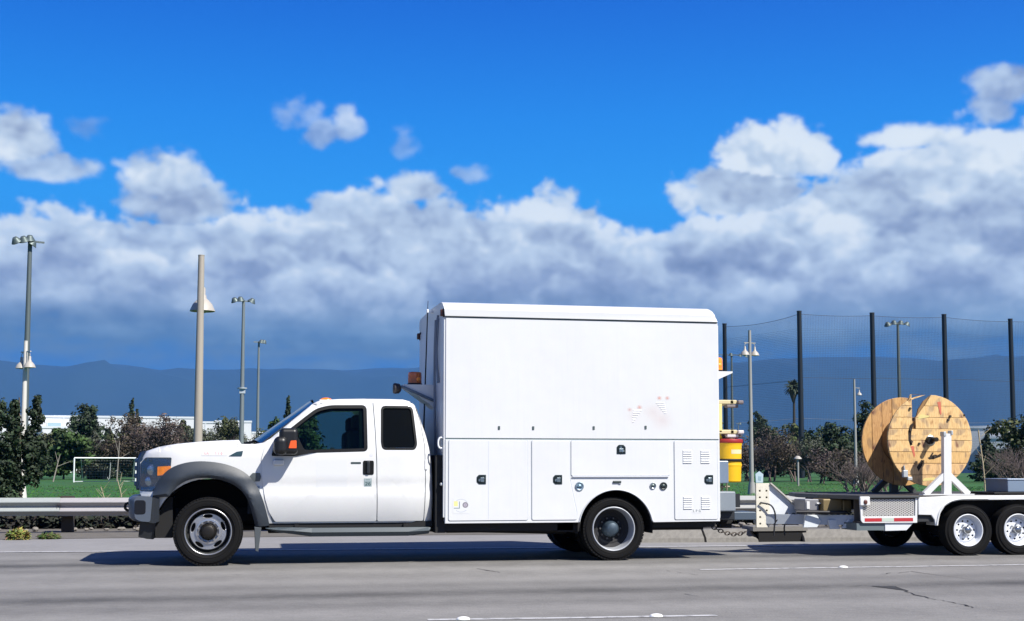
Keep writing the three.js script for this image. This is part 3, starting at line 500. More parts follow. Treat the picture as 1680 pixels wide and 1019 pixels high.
// service body
{
  const X0 = 2.782, X1 = 6.272, WD = -2.30;
  put('body_core', [box(X0, 4.40, .50, 1.49, WD, -.055), box(5.44, X1, .50, 1.49, WD, -.055), box(4.38, 5.46, .95, 1.49, WD, -.055), box(X0, X1, 1.505, 3.02, WD, -.03)], boxWhite, truck);
  put('wheel_housing', [loft([arch(.483, -8, 188, 20, 4.918, .40).map(([x, y]) => [x, y, -.03]), arch(.483, -8, 188, 20, 4.918, .40).map(([x, y]) => [x, y, WD + .03])], false, false), box(4.40, 5.44, .45, .9, -1.16, -1.14)], M([.005, .005, .006], .9, 0, { side: THREE.DoubleSide }), truck);
  const bodyUV = (g) => g;
  const up = put('upper_side_panel', bodyUV(plate(rect(X0, X1, 1.504, 2.975), -.03, 0, .004)), boxWhite, truck);
  const archPts = arch(.478, 176.5, -7.5, 30, 4.918, .398).filter((p) => p[1] > .476);
  const lo = put('lower_side_panel', plate([[X0, .476], [4.437, .476], ...archPts, [5.402, .470], [X1, .476], [X1, 1.489], [X0, 1.489]], -.055, 0, .003), boxWhite, truck);
  put('arch_trim', tube(arch(.477, 176, -6, 30, 4.918, .398).filter((p) => p[1] > .47).map(([x, y]) => [x, y, .004]), .008, 40, 6), M([.5, .52, .54], .5), lo);
  put('belt_gap', [box(X0 + .004, X1 - .004, 1.488, 1.506, -.03, -.006)], M([.10, .15, .16], .7), truck);
  put('drip_gap_shade', [box(X0 + .002, X1 - .01, 2.972, 2.990, -.04, .002)], gapShade, truck);  // dark strip painted as the shade of the gap under the roof cap
  // roof with a coved edge
  const sec = (x, k) => [[x, 2.988, .004], [x, 2.992, .018], [x, 3.075 - k * .3, .020 - k], [x, 3.092 - k * .4, .012 - k], [x, 3.158 - k, -.075 - k], [x, 3.178 - k, -.16], [x, 3.196 - k, -1.15], [x, 3.178 - k, -2.14], [x, 3.158 - k, -2.225 + k], [x, 3.075 - k * .3, -2.32], [x, 2.988, -2.304]];
  put('roof_cap', smooth(loft([sec(X0 - .012, 0), sec(X0, 0), sec(X1 - .085, 0), sec(X1 - .035, .022), sec(X1 - .006, .075)].map((r) => r.map((p) => [p[0] - (p[0] < X0 ? .012 * (p[1] - 2.99) / .1 : 0), p[1], p[2]]))), 22), boxWhite, truck);
  // compartment doors, a touch proud of the wall, each with a paddle latch
  const latchPts = roundPoly([[-.058, -.030], [-.03, -.058], [.056, -.058], [.058, -.05], [.058, .05], [.056, .058], [-.03, .058], [-.058, .030]], .008, 2);
  const latchGeo = plate(latchPts, .0, .006, .002), latchDish = plate(latchPts.map(([x, y]) => [x * .84, y * .84]), .0055, .0085, .001);
  const paddle = merge([rbox(-.012, .034, -.030, .026, .008, .020, .008), bar([-.034, .0, .009], [.034, .012, .02], .007), bar([.02, -.03, .012], [.02, .036, .016], .006), new THREE.CylinderGeometry(.011, .011, .014, 12).rotateX(Math.PI / 2).translate(-.026, -.012, .012)]);
  const latch = (door, x, y, turn = 0) => { const l = put('latch', latchGeo.clone().rotateZ(turn).translate(x, y, .008), M([.035, .06, .065], .35, .6), door); put('latch_dish', latchDish.clone().rotateZ(turn).translate(x, y, .008), M([.012, .02, .022], .4, .4), l); put('paddle', paddle.clone().rotateZ(turn).translate(x, y, .008), M([.30, .36, .38], .3, .9), l); };
  const seamMat = M([.34, .38, .42], .6);
  const cdoor = (pts, name = 'compartment_door', lip = .012) => { const d = put(name, plate(roundPoly(pts, .022, 3), -.004, .009, .004), boxWhite, truck); put('door_gap', plate(roundPoly(grow(pts, .009), .026, 3), -.004, .0018, .001), seamMat, d); return d; };
  const d1 = cdoor(rect(2.822, 3.798, .508, 1.478)); latch(d1, 3.222, 1.003);
  put('door_edge', [box(3.310, 3.316, .53, 1.465, .004, .0105)], M([.52, .55, .60], .6), d1);
  const d2 = cdoor([[3.850, .508], [4.415, .508], [4.44, .64], [4.52, .76], [4.52, 1.0], [4.332, 1.02], [4.332, 1.478], [3.850, 1.478]].slice(0, 2).concat([[4.415, .60], [4.33, 1.0], [4.33, 1.478], [3.850, 1.478]])); latch(d2, 4.173, 1.000);
  const d3 = cdoor(rect(4.345, 5.612, 1.045, 1.478)); latch(d3, 4.985, 1.372, -Math.PI / 2);
  put('door_lip', [box(4.36, 5.60, 1.032, 1.043, .0, .02)], M([.62, .64, .68], .5), d3);
  const d4 = cdoor(rect(5.676, 6.240, .500, 1.478)); latch(d4, 6.125, .997);
  const louvre = loft([[-.062, .0], [-.055, .009], [.055, .009], [.062, .0]].map(([x, d]) => [[x, .011, .0085], [x, .004, .0085 + d * .9], [x, -.006, .0085 + d * 1.2], [x, -.009, .0085]]));
  const louvres = (door, x, y0, y1, n, w = 1) => { for (let k = 0; k < n; k++) put('louvre', louvre.clone().scale(w, 1, 1).translate(x, mix(y0, y1, k / (n - 1)), 0), boxWhite, door); };
  for (const x of [5.846, 6.081]) { louvres(d4, x, 1.355, 1.212, 6); louvres(d4, x, .778, .64, 6); }
  for (let k = 0; k < 6; k++) put('louvre', louvre.clone().translate(0, 0, -.0085).scale(mix(.92, .2, k / 5), .9, .45).translate(0, 0, .0085).translate(mix(5.20, 5.145, k / 5), mix(1.86, 1.72, k / 5), -.009), boxWhite, up);
  for (let k = 0; k < 6; k++) put('louvre', louvre.clone().translate(0, 0, -.0085).scale(mix(.95, .25, k / 5), .9, .45).translate(0, 0, .0085).translate(mix(5.50, 5.565, k / 5), mix(1.955, 1.83, k / 5), -.009), boxWhite, up);
  { // rust-pink run stains below the old vents, and small print
    const c = document.createElement('canvas'); c.width = 256; c.height = 256; const q = c.getContext('2d'); q.fillStyle = '#000'; q.fillRect(0, 0, 256, 256);
    for (const [x, y, r0, a] of [[44, 96, 16, 190], [88, 84, 18, 210], [214, 34, 16, 190], [178, 34, 16, 210], [150, 110, 70, 38], [190, 150, 80, 34], [60, 130, 60, 22]]) { const gr = q.createRadialGradient(x, y, 0, x, y, r0); gr.addColorStop(0, `rgb(${a},${a},${a})`); gr.addColorStop(1, 'rgba(0,0,0,0)'); q.fillStyle = gr; q.fillRect(0, 0, 256, 256); }
    const t = new THREE.CanvasTexture(c); put('rust_stain', new THREE.PlaneGeometry(.74, .62).translate(5.345, 1.79, .0015), M([.70, .36, .30], .6, 0, { alphaMap: t, transparent: true }), up);
  }
  const printed = (name, w, h, x, y, z, draw, parent, cw = 128) => { const c = document.createElement('canvas'); c.width = cw; c.height = Math.round(cw * h / w); const q = c.getContext('2d'); draw(q, c.width, c.height); const t = new THREE.CanvasTexture(c); t.colorSpace = THREE.SRGBColorSpace; return put(name, new THREE.PlaneGeometry(w, h).translate(x, y, z), M([1, 1, 1], .55, 0, { map: t }), parent); };
  printed('letters', .120, .054, 5.964, .6085, .0105, (q, w, h) => { q.fillStyle = '#cdcfcf'; q.fillRect(0, 0, w, h); q.fillStyle = '#6d7378'; q.font = `bold ${h * .82}px sans-serif`; q.textAlign = 'center'; q.fillText('L P G', w / 2, h * .82, w * .96); }, d4);
  printed('inspection_decal', .200, .190, 2.975, .690, .0105, (q, w, h) => {
    q.fillStyle = '#cdcfcf'; q.fillRect(0, 0, w, h); q.strokeStyle = '#a9aeb8'; q.lineWidth = h * .05; q.setLineDash([7, 4]); q.beginPath(); q.arc(w * .5, h * .58, w * .46, Math.PI * 1.22, Math.PI * 1.80); q.stroke(); q.beginPath(); q.arc(w * .5, h * .38, w * .50, Math.PI * .28, Math.PI * .72); q.stroke(); q.setLineDash([]);
    q.fillStyle = '#dfd08c'; q.fillRect(w * .06, h * .22, w * .24, h * .32); q.strokeStyle = '#6d7b80'; q.lineWidth = w * .045; q.beginPath(); q.moveTo(w * .06, h * .66); q.lineTo(w * .40, h * .66); q.lineTo(w * .40, h * .24); q.stroke();
    q.fillStyle = '#7d7a80'; q.beginPath(); q.arc(w * .76, h * .46, w * .175, 0, 7); q.fill(); q.fillStyle = '#a39da9'; q.beginPath(); q.arc(w * .76, h * .46, w * .10, 0, 7); q.fill(); q.fillStyle = '#8d858f'; q.beginPath(); q.arc(w * .76, h * .46, w * .04, 0, 7); q.fill();
  }, d1, 160);
  for (const [x, y] of [[3.443, 1.632], [3.870, 1.632], [4.637, 1.638], [5.307, 1.648]]) put('bolt_slot', [rbox(x - .013, x + .013, y - .022, y + .022, .0, .008, .005)], M([.06, .085, .085], .5), up);
  // fillers and ports
  const port = (x, y, r0, m1, m2) => { const p = put('filler_cap', lathe([[r0, 0], [r0, .012], [r0 * .86, .017], [r0 * .80, .010], [r0 * .55, .008]], 32).rotateX(Math.PI / 2).translate(x, y, .0), m1, lo); put('cap_centre', [lathe([[r0 * .8, .006], [r0 * .3, .010], [r0 * .25, .018], [.001, .019]], 28).rotateX(Math.PI / 2).translate(x, y, 0), box(x - r0 * .6, x + r0 * .6, y - .006, y + .006, .010, .024)], m2, p); };
  port(4.452, .918, .054, M([.22, .30, .36], .4, .5), M([.16, .24, .30], .35, .5));
  port(5.396, .922, .040, M([.40, .45, .46], .3, .8), M([.10, .13, .13], .4, .5));
  port(5.532, .919, .048, M([.02, .03, .03], .5), M([.035, .05, .05], .4, .3));
  put('side_marker', [rbox(4.878, 4.985, .957, .985, .0, .018, .008)], M([.03, .045, .045], .4), lo); put('marker_screw', [rbox(4.955, 4.983, .945, .96, .0, .014, .004)], brushed, lo);
  // front bulkhead: conduit, aerials, shelf with beacon, work lamp, grab handle, marker lamps
  put('front_bulkhead', [box(X0 - .02, X0 + .005, .55, 2.98, WD + .01, -.012)], boxWhite, truck);
  const conduitGrey = M([.16, .19, .24], .6);
  put('conduit', tube([[X0 - .03, 1.2, -.62], [X0 - .045, 2.0, -.62], [X0 - .05, 2.6, -.60], [X0 - .045, 3.0, -.55]], .016, 20, 6), conduitGrey, truck);
  put('conduit', tube([[X0 - .03, 2.2, -.44], [X0 - .05, 2.62, -.50], [X0 - .05, 2.9, -.46], [X0 - .03, 3.05, -.46]], .013, 20, 6), conduitGrey, truck);
  put('conduit', tube([[X0 - .03, 2.2, -.36], [X0 - .05, 2.55, -.40], [X0 - .04, 3.0, -.34]], .010, 20, 6), conduitGrey, truck);
  put('aerial', [bar([X0 - .14, 1.2, -1.02], [X0 - .085, 3.17, -1.02], .011, .007), bar([X0 - .085, 3.17, -1.02], [X0 - .08, 3.30, -1.02], .004)], chassisBlack, truck);
  put('aerial_mount', [rbox(X0 - .10, X0 - .07, 3.14, 3.19, -1.04, -1.0, .01), rbox(X0 - .06, X0 - .01, 3.13, 3.165, -.95, -.90, .01)], M([.7, .72, .74], .4), truck);
  const beaconAt = (x, y, z, dark, parent, r0 = .088, h = .145) => { const b = put('beacon', lathe([[r0, 0], [r0, h * .72], [r0 * .97, h * .92], [r0 * .9, h], [.001, h]], 28).translate(x, y + .022, z), dark, parent); put('beacon_base', lathe([[.001, 0], [r0 * 1.08, 0], [r0 * 1.08, .02], [r0, .024]], 28).translate(x, y, z), blackPlastic, b); put('beacon_reflector', [new THREE.SphereGeometry(r0 * .45, 14, 10).translate(x + .03, y + h * .5, z + r0 * .62)], orangeBright, b); return b; };
  const sh = put('beacon_shelf', [loft([[0, 2.195], [.40, 2.195]].map(([d, y]) => [[X0 - .02 - d, y, -1.12], [X0 - .02 - d, y, -.72], [X0 - .02 - d, y - mix(.30, .02, d / .4), -.72], [X0 - .02 - d, y - mix(.30, .02, d / .4), -1.12]]))], boxWhite, truck);
  beaconAt(X0 - .26, 2.197, -.92, amberDark, truck);
  put('shelf_strut', [bar([X0 - .46, 2.17, -.70], [X0 - .04, 1.99, -.70], .018)], M([.10, .14, .19], .6), truck);
  put('work_lamp', [lathe([[.001, 0], [.062, .0], [.068, .02], [.062, .075], [.03, .10], [.001, .105]], 24).rotateZ(-Math.PI / 2).translate(X0 - .56, 2.14, -.70)], M([.018, .014, .016], .5), truck);
  for (const [y, z, k] of [[3.035, -.03, 0], [2.96, -2.24, 0]]) { const l = put('marker_lamp', [rbox(X0 - .062, X0 - .018, y - .042, y + .042, z - .05, z + .01, .012)], M([.08, .025, .012], .35), truck); put('marker_bezel', [rbox(X0 - .026, X0 - .012, y - .055, y + .055, z - .06, z + .02, .006)], blackPlastic, l); }
  put('grab_handle', [tube([[X0 + .0, 1.508, -.04], [X0 - .06, 1.508, -.04], [X0 - .078, 1.48, -.04], [X0 - .078, 1.41, -.04], [X0 - .06, 1.385, -.04], [X0 - .015, 1.385, -.04]], .011, 24, 8)], M([.72, .74, .76], .35), truck);
  put('handle_bracket', rbox(X0 - .05, X0 + .0, 1.40, 1.52, -.09, -.06, .01), galv, truck); put('door_stop', rbox(X0 - .055, X0 + .0, .93, .965, -.08, -.03, .01), galv, truck);
  // rear: beacon bracket, tool racks, light bar, step
  put('rear_wall', [box(X1 - .006, X1 + .012, .52, 2.95, WD + .02, -.02)], boxWhite, truck);
  put('beacon_bracket', [loft([[0, .15], [.30, .02]].map(([d, h]) => [[X1 + d, 2.388, -.66], [X1 + d, 2.388, -.28], [X1 + d, 2.388 - h, -.28], [X1 + d, 2.388 - h, -.66]]))], boxWhite, truck);
  beaconAt(X1 + .128, 2.392, -.47, orangeBright, truck, .10, .16);
  for (const y of [1.975, 1.585]) { const k = put('tool_rack', [rbox(X1, X1 + .44, y, y + .055, -.56, -.50, .012), rbox(X1 + .02, X1 + .40, y - .01, y + .045, -.92, -.86, .012), rbox(X1 + .34, X1 + .40, y, y + .055, -.90, -.50, .012)], cream, truck); put('rack_end', [rbox(X1 + .44, X1 + .52, y + .0, y + .05, -.56, -.46, .015), rbox(X1 + .30, X1 + .46, y - .045, y - .006, -.60, -.50, .01)], y > 1.8 ? M([.16, .13, .13], .5) : M([.55, .50, .50], .4), k); }
  put('rack_post', [rbox(X1 + .185, X1 + .235, 1.60, 1.98, -.545, -.50, .01)], M([.66, .55, .22], .55), truck);
  put('hose', [tube([[X1 + .0, 1.86, -.62], [X1 + .06, 1.84, -.62], [X1 + .15, 1.72, -.60], [X1 + .24, 1.56, -.6], [X1 + .27, 1.50, -.62]], .017, 24, 8)], M([.80, .62, .04], .45), truck);
  put('rear_locker', [rbox(X1 + .04, X1 + .275, .945, 1.235, -.85, -.40, .012)], M([.24, .30, .38], .35, .5), truck);
  put('junction_box', [rbox(X1 + .085, X1 + .345, .585, .842, -.62, -.34, .02)], greyPaint, truck);
  put('valve_cluster', [bar([X1 + .16, .84, -.5], [X1 + .16, .95, -.5], .018), bar([X1 + .22, .84, -.5], [X1 + .22, .96, -.5], .014), bar([X1 + .27, .85, -.46], [X1 + .27, .96, -.46], .012), bar([X1 + .13, .90, -.47], [X1 + .31, .90, -.47], .014)], M([.20, .18, .12], .5, .4), truck);
  put('rear_bumper', [rbox(X1 + .01, X1 + .36, .475, .60, -2.0, -.42, .012), box(X1 + .01, X1 + .12, .42, .98, -2.0, -.75), box(X1 + .12, X1 + .6, .62, .80, -1.6, -.85)], M([.008, .011, .015], .6), truck);
  put('bumper_beam', [rbox(X1 + .23, X1 + .66, .47, .575, -.92, -.44, .012)], M([.07, .095, .125], .45, .2), truck);
  put('tail_lamp', [rbox(X1 + .02, X1 + .13, .505, .575, -.425, -.40, .01)], M([.22, .03, .045], .35), truck);
  put('hitch_receiver', [box(X1 - .3, X1 + .52, .40, .50, -1.2, -1.06), box(X1 + .4, X1 + .55, .34, .56, -1.22, -1.04)], chassisBlack, truck);
  const links = []; for (let k = 0; k < 12; k++) { const t = k / 11, x = X1 + .03 + t * .5, y = .42 - .16 * Math.sin(t * Math.PI * .62) + .03 * t; links.push(new THREE.TorusGeometry(.022, .007, 6, 12).scale(1.5, 1, 1).rotateX(k % 2 ? Math.PI / 2 : 0).rotateZ(-.5 + t).translate(x, y, -.55)); }
  put('safety_chain', links, M([.10, .085, .075], .6, .6), truck);
  // yellow drum standing on the rear platform
}
{
  const d = thing('yellow_drum', 'yellow plastic drum with a red lid strapped to the truck rear platform', 'drum', [6.272 - .397 + .375, .955, -15.79 - .66]);
  put('drum_body', lathe([[.001, 0], [.150, 0], [.158, .02], [.163, .20], [.172, .215], [.172, .235], [.165, .25], [.170, .48], [.178, .495], [.178, .52]], 36), yellow, d);
  put('drum_lid', lathe([[.183, .515], [.188, .525], [.188, .556], [.178, .566], [.10, .572], [.001, .575]], 36), red, d);
  put('strap', [new THREE.TorusGeometry(.171, .012, 6, 40).rotateX(Math.PI / 2).scale(1, 1.6, 1).translate(0, .29, 0)], chassisBlack, d);
  put('drum_label', [new THREE.CylinderGeometry(.1705, .1685, .055, 20, 1, true, -.15, 1.15).translate(0, .40, 0)], M([.62, .56, .34], .6), d);
  put('rope_coil', [tube([[.06, .585, .1], [.16, .60, .05], [.17, .625, -.05], [.08, .63, -.12], [-.06, .62, -.1], [-.12, .60, .02], [-.04, .60, .1]], .014, 30, 6)], M([.04, .035, .04], .8), d);
}

// ---------- trailer with a cable reel ----------
// Trailer space: x = 0 at the front of its two axles, z = 0 at the outer face of the near tyres.
{
  const t = thing('flatbed_trailer', 'white tandem axle trailer carrying a wooden cable reel behind the truck', 'trailer', [9.303, 0, -15.79]);
  const deckBrown = M([.05, .045, .04], .8), wheelWhite = M([.66, .68, .71], .35, 0, { phys: true, clearcoat: .4 });
  put('deck', [plate([[-1.52, .04], [-1.72, .78], [-1.72, 1.55], [-1.52, 2.24], [2.9, 2.24], [2.9, .04]].map(([x, z]) => [x, z]), 0, .05, .004).rotateX(-Math.PI / 2).translate(0, .735, 0)], deckBrown, t);
  put('deck_edge', [sqbar([-1.72, .765, -.78], [-1.50, .765, -.03], .05, .05), sqbar([-1.72, .765, -.78], [-1.72, .765, -1.55], .05, .05), sqbar([-1.52, .765, -2.22], [-1.72, .765, -1.55], .05, .05), sqbar([-1.52, .772, -.03], [-.68, .772, -.03], .05, .022), sqbar([-1.5, .765, -2.22], [2.9, .765, -2.22], .05, .06)], M([.10, .105, .105], .5, .4), t);
  put('tongue_beam', [sqbar([-1.3, .46, -.30], [-2.46, .46, -1.06], .06, .13), sqbar([-1.3, .46, -2.0], [-2.46, .46, -1.24], .06, .13), sqbar([-1.5, .62, -.78], [-1.5, .62, -1.5], .06, .12), sqbar([-2.0, .45, -.8], [-2.0, .45, -1.5], .06, .10)], M([.42, .46, .50], .5), t);
  put('tongue_plates', [plate([[-1.60, .355], [-1.25, .355], [-1.25, .45], [-1.50, .47]], -.42, -.36), plate([[-2.05, .36], [-1.86, .36], [-1.80, .44], [-1.86, .52], [-2.02, .52]], -.62, -.58), plate([[-1.72, .34], [-1.58, .34], [-1.62, .46], [-1.74, .46]], -.52, -.48)], M([.58, .62, .64], .55), t);
  // hitch plate with its two rows of holes, and gusset
  const holes = []; for (let k = 0; k < 6; k++) { const y = .395 + k * .088; holes.push(ell(-2.490, y, .014, .014, 10), ell(-2.395, y, .014, .014, 10)); }
  const hp = put('hitch_plate', [plate([[-2.545, .345], [-2.370, .345], [-2.345, .40], [-2.355, .937], [-2.545, .937]], -1.02, -.99, .003, holes)], M([.66, .63, .53], .55, 0, { map: mottle([1, 1, 1], .2, 8, .25) }), t);
  put('hitch_backing', [box(-2.515, -2.370, .355, .92, -1.06, -1.035)], M([.07, .06, .05], .8), hp);
  put('gusset', [plate([[-2.354, .937], [-2.340, .937], [-1.900, .553], [-1.935, .40], [-2.270, .385], [-2.346, .385]], -1.035, -1.01)], M([.62, .65, .68], .5, 0, { map: mottle([1, 1, 1], .14, 6, .15) }), hp);
  put('gusset_edge', [sqbar([-2.340, .940, -.99], [-1.890, .560, -.99], .05, .018)], M([.42, .40, .36], .6), hp);
  put('jack_handle', [bar([-2.16, .565, -.56], [-1.50, .558, -.44], .024, .022, 10), bar([-1.5, .55, -.63], [-1.5, .66, -.63], .012)], M([.012, .012, .014], .5), t);
  put('brake_cable', [tube([[-2.50, .68, -.96], [-2.36, .64, -.92], [-2.30, .50, -.92], [-2.31, .36, -.94], [-2.315, .24, -.95]], .011, 24, 6), tube([[-2.315, .25, -.95], [-2.30, .42, -.92], [-2.22, .49, -.9], [-2.14, .54, -.88]], .010, 24, 6), tube([[-2.17, .24, -.93], [-2.18, .38, -.9], [-2.10, .50, -.88], [-2.06, .54, -.86], [-2.05, .42, -.88], [-2.2, .39, -.92]], .011, 30, 6)], M([.02, .022, .028], .6), t);
  put('winch', [rbox(-1.80, -1.52, .535, .735, -.86, -.52, .02), rbox(-1.52, -1.40, .56, .72, -.80, -.5, .015)], M([.20, .15, .07], .55, .3), t);
  put('control_box', [rbox(-2.02, -1.82, .58, .73, -.95, -.6, .012), rbox(-1.98, -1.80, .47, .565, -.9, -.62, .01)], M([.22, .22, .23], .5, .3), t);
  put('bracket_clips', [rbox(-2.0, -1.955, .60, .70, -.60, -.585, .005), rbox(-1.86, -1.80, .665, .685, -.60, -.58, .004), rbox(-1.95, -1.90, .55, .57, -.62, -.6, .004)], M([.62, .62, .6], .4), t);
  // side tray with a mesh face and reflective tape
  const tray = put('side_tray', [plate(roundPoly([[-1.515, .765], [-1.505, .47], [-1.48, .435], [-.715, .432], [-.705, .755], [-.735, .755], [-.745, .52], [-1.475, .52], [-1.475, .745]], .012), -.05, -.03)], trailerWhite, t);
  put('tray_back', [box(-1.48, -.74, .44, .74, -.28, -.26), box(-1.50, -.72, .43, .45, -.28, -.05)], M([.10, .085, .07], .85), tray);
  {
    const strands = [], lo = -1.465, hi = -.748, y0 = .525, y1 = .745, run = .40;
    for (let k = -8; k < 18; k++) for (const s of [-1, 1]) {
      const xa = lo + k * .052, at = (x) => s > 0 ? mix(y0, y1, (x - xa) / run) : mix(y1, y0, (x - xa) / run), a = Math.max(lo, xa), b = Math.min(hi, xa + run);
      if (b - a > .02) strands.push(sqbar([a, at(a), -.045 - s * .002], [b, at(b), -.045 - s * .002], .003, .012));
    }
    put('expanded_mesh', strands, M([.58, .56, .52], .5, .3), tray).userData.kind = 'stuff'; }
  for (const [x0, x1, m] of [[-1.452, -1.215, M([.42, .025, .03], .4)], [-1.213, -1.045, M([.45, .52, .44], .4)], [-1.043, -.775, M([.40, .025, .03], .4)]]) put('reflective_tape', [box(x0, x1, .453, .497, -.029, -.0275)], m, tray);
  const ml = put('side_marker', [rbox(-1.53, -1.39, .66, .775, -.026, .01, .012)], trailerWhite, t); put('marker_lens', [new THREE.SphereGeometry(.027, 16, 10).scale(1, 1.2, .5).translate(-1.455, .705, .012)], M([.10, .035, .025], .3), ml);
  put('under_bracket', [plate([[-1.16, .33], [-.86, .335], [-.76, .43], [-1.16, .43]], -.30, -.05)], M([.60, .62, .63], .5), t);
  put('under_channel', [box(-1.55, -1.14, .34, .432, -.5, -.06)], M([.10, .13, .14], .6), t);
  // near mudguard: a flat top that curls down in front of the wheels
  for (const s of [1, 0]) {
    const out = [[-.70, .762], [-.40, .772], [-.25, .782], [2.9, .782]], inn = [[2.9, .728], [-.10, .722], [-.22, .700], [-.32, .645], [-.385, .560], [-.412, .470], [-.425, .395], [-.465, .395], [-.475, .47], [-.52, .53], [-.70, .535]];
    const g = put('mudguard', [plate([...out, ...inn.slice(0, 11)], s ? -.045 : -2.28, s ? -.02 : -2.25, .006)], trailerWhite, t);
    put('mudguard_top', [loft([[-.425, .395], [-.412, .470], [-.385, .560], [-.32, .645], [-.22, .700], [-.10, .722], [.2, .726], [2.9, .728]].map(([x, y]) => [[x, y, s ? -.03 : -2.26], [x, y, s ? -.32 : -1.97], [x - .006, y + .008, s ? -.32 : -1.97], [x - .006, y + .008, s ? -.03 : -2.26]]))], trailerWhite, g);
    put('guard_lip', [tube([[-.445, .40, .0], [-.432, .47, .0], [-.402, .565, .0], [-.33, .66, .0], [-.22, .716, .0], [-.10, .738, .0], [.3, .742, .0]].map(([x, y]) => [x, y, s ? -.018 : -2.28]), .013, 40, 6)], trailerWhite, g);
  }
  put('step', [rbox(-.70, -.46, .44, .525, -.30, -.06, .01)], M([.02, .022, .024], .6), t);
  put('trailer_frame', [box(-1.5, 2.9, .60, .735, -.62, -.55), box(-1.5, 2.9, .60, .735, -1.75, -1.68), box(-.45, 2.9, .28, .735, -1.2, -1.1), bar([0, .325, -.2], [0, .325, -2.08], .04), bar([.727, .325, -.2], [.727, .325, -2.08], .04), box(-.6, 2.9, .4, .7, -.42, -.36)], chassisBlack, t);
  // wheels
  const tg = tyre(.333, .205, .21), cast = { castShadow: true, receiveShadow: true };
  for (const z of [-.105, -2.14]) for (const x of [0, .727, 1.454]) {
    if (x > 1) continue;
    const w = new THREE.Mesh(tg, rubber); w.name = 'wheel'; w.position.set(x, .330, z); w.rotation.y = z < -1 ? Math.PI : 0; w.rotation.z = x * 2; Object.assign(w, cast); t.add(w);
    put('rim', lathe([[.214, .082], [.210, .094], [.200, .095], [.196, .085], [.190, .05], [.182, .02], [.172, .012]], 48).rotateX(Math.PI / 2), wheelWhite, w);
    put('wheel_disc', smooth(merge([ringWithHoles(.150, .045, 10, .122, .013, .013, .012, .022), lathe([[.176, .010], [.165, .008], [.150, .021]], 48).rotateX(Math.PI / 2)]), 30), wheelWhite, w);
    put('wheel_back', new THREE.CylinderGeometry(.18, .18, .01, 30).rotateX(Math.PI / 2).translate(0, 0, -.04), wheelDark, w);
    put('hub_cap', [lathe([[.052, .018], [.050, .06], [.045, .085], [.03, .095], [.001, .098]], 28).rotateX(Math.PI / 2)], M([.30, .31, .32], .25, .9), w);
    for (let k = 0; k < 6; k++) { const a = k / 6 * 2 * Math.PI; put('lug_nut', new THREE.CylinderGeometry(.010, .012, .03, 6).rotateX(Math.PI / 2).translate(.075 * Math.cos(a), .075 * Math.sin(a), .03), M([.4, .41, .42], .3, .9), w); }
  }
  // reel stands
  for (const [z, m] of [[-.27, trailerWhite], [-1.72, M([.045, .05, .05], .6)]]) {  // far stand is coloured dark to paint in the shade on it
    const s = put('reel_stand', [sqbar([-.155, .785, z], [-.135, 1.60, z], .075, .108), sqbar([-.47, .795, z], [-.16, 1.07, z], .06, .075), sqbar([.16, .795, z], [-.14, 1.07, z], .06, .075), box(-.52, .22, .785, .80, z - .06, z + .06)], m, t);
    put('arbor_cradle', rbox(-.20, -.16, 1.565, 1.625, z - .05, z + .05, .008), galv, s); put('arbor_cradle', rbox(-.09, -.06, 1.58, 1.64, z - .05, z + .05, .008), galv, s);
  }
}
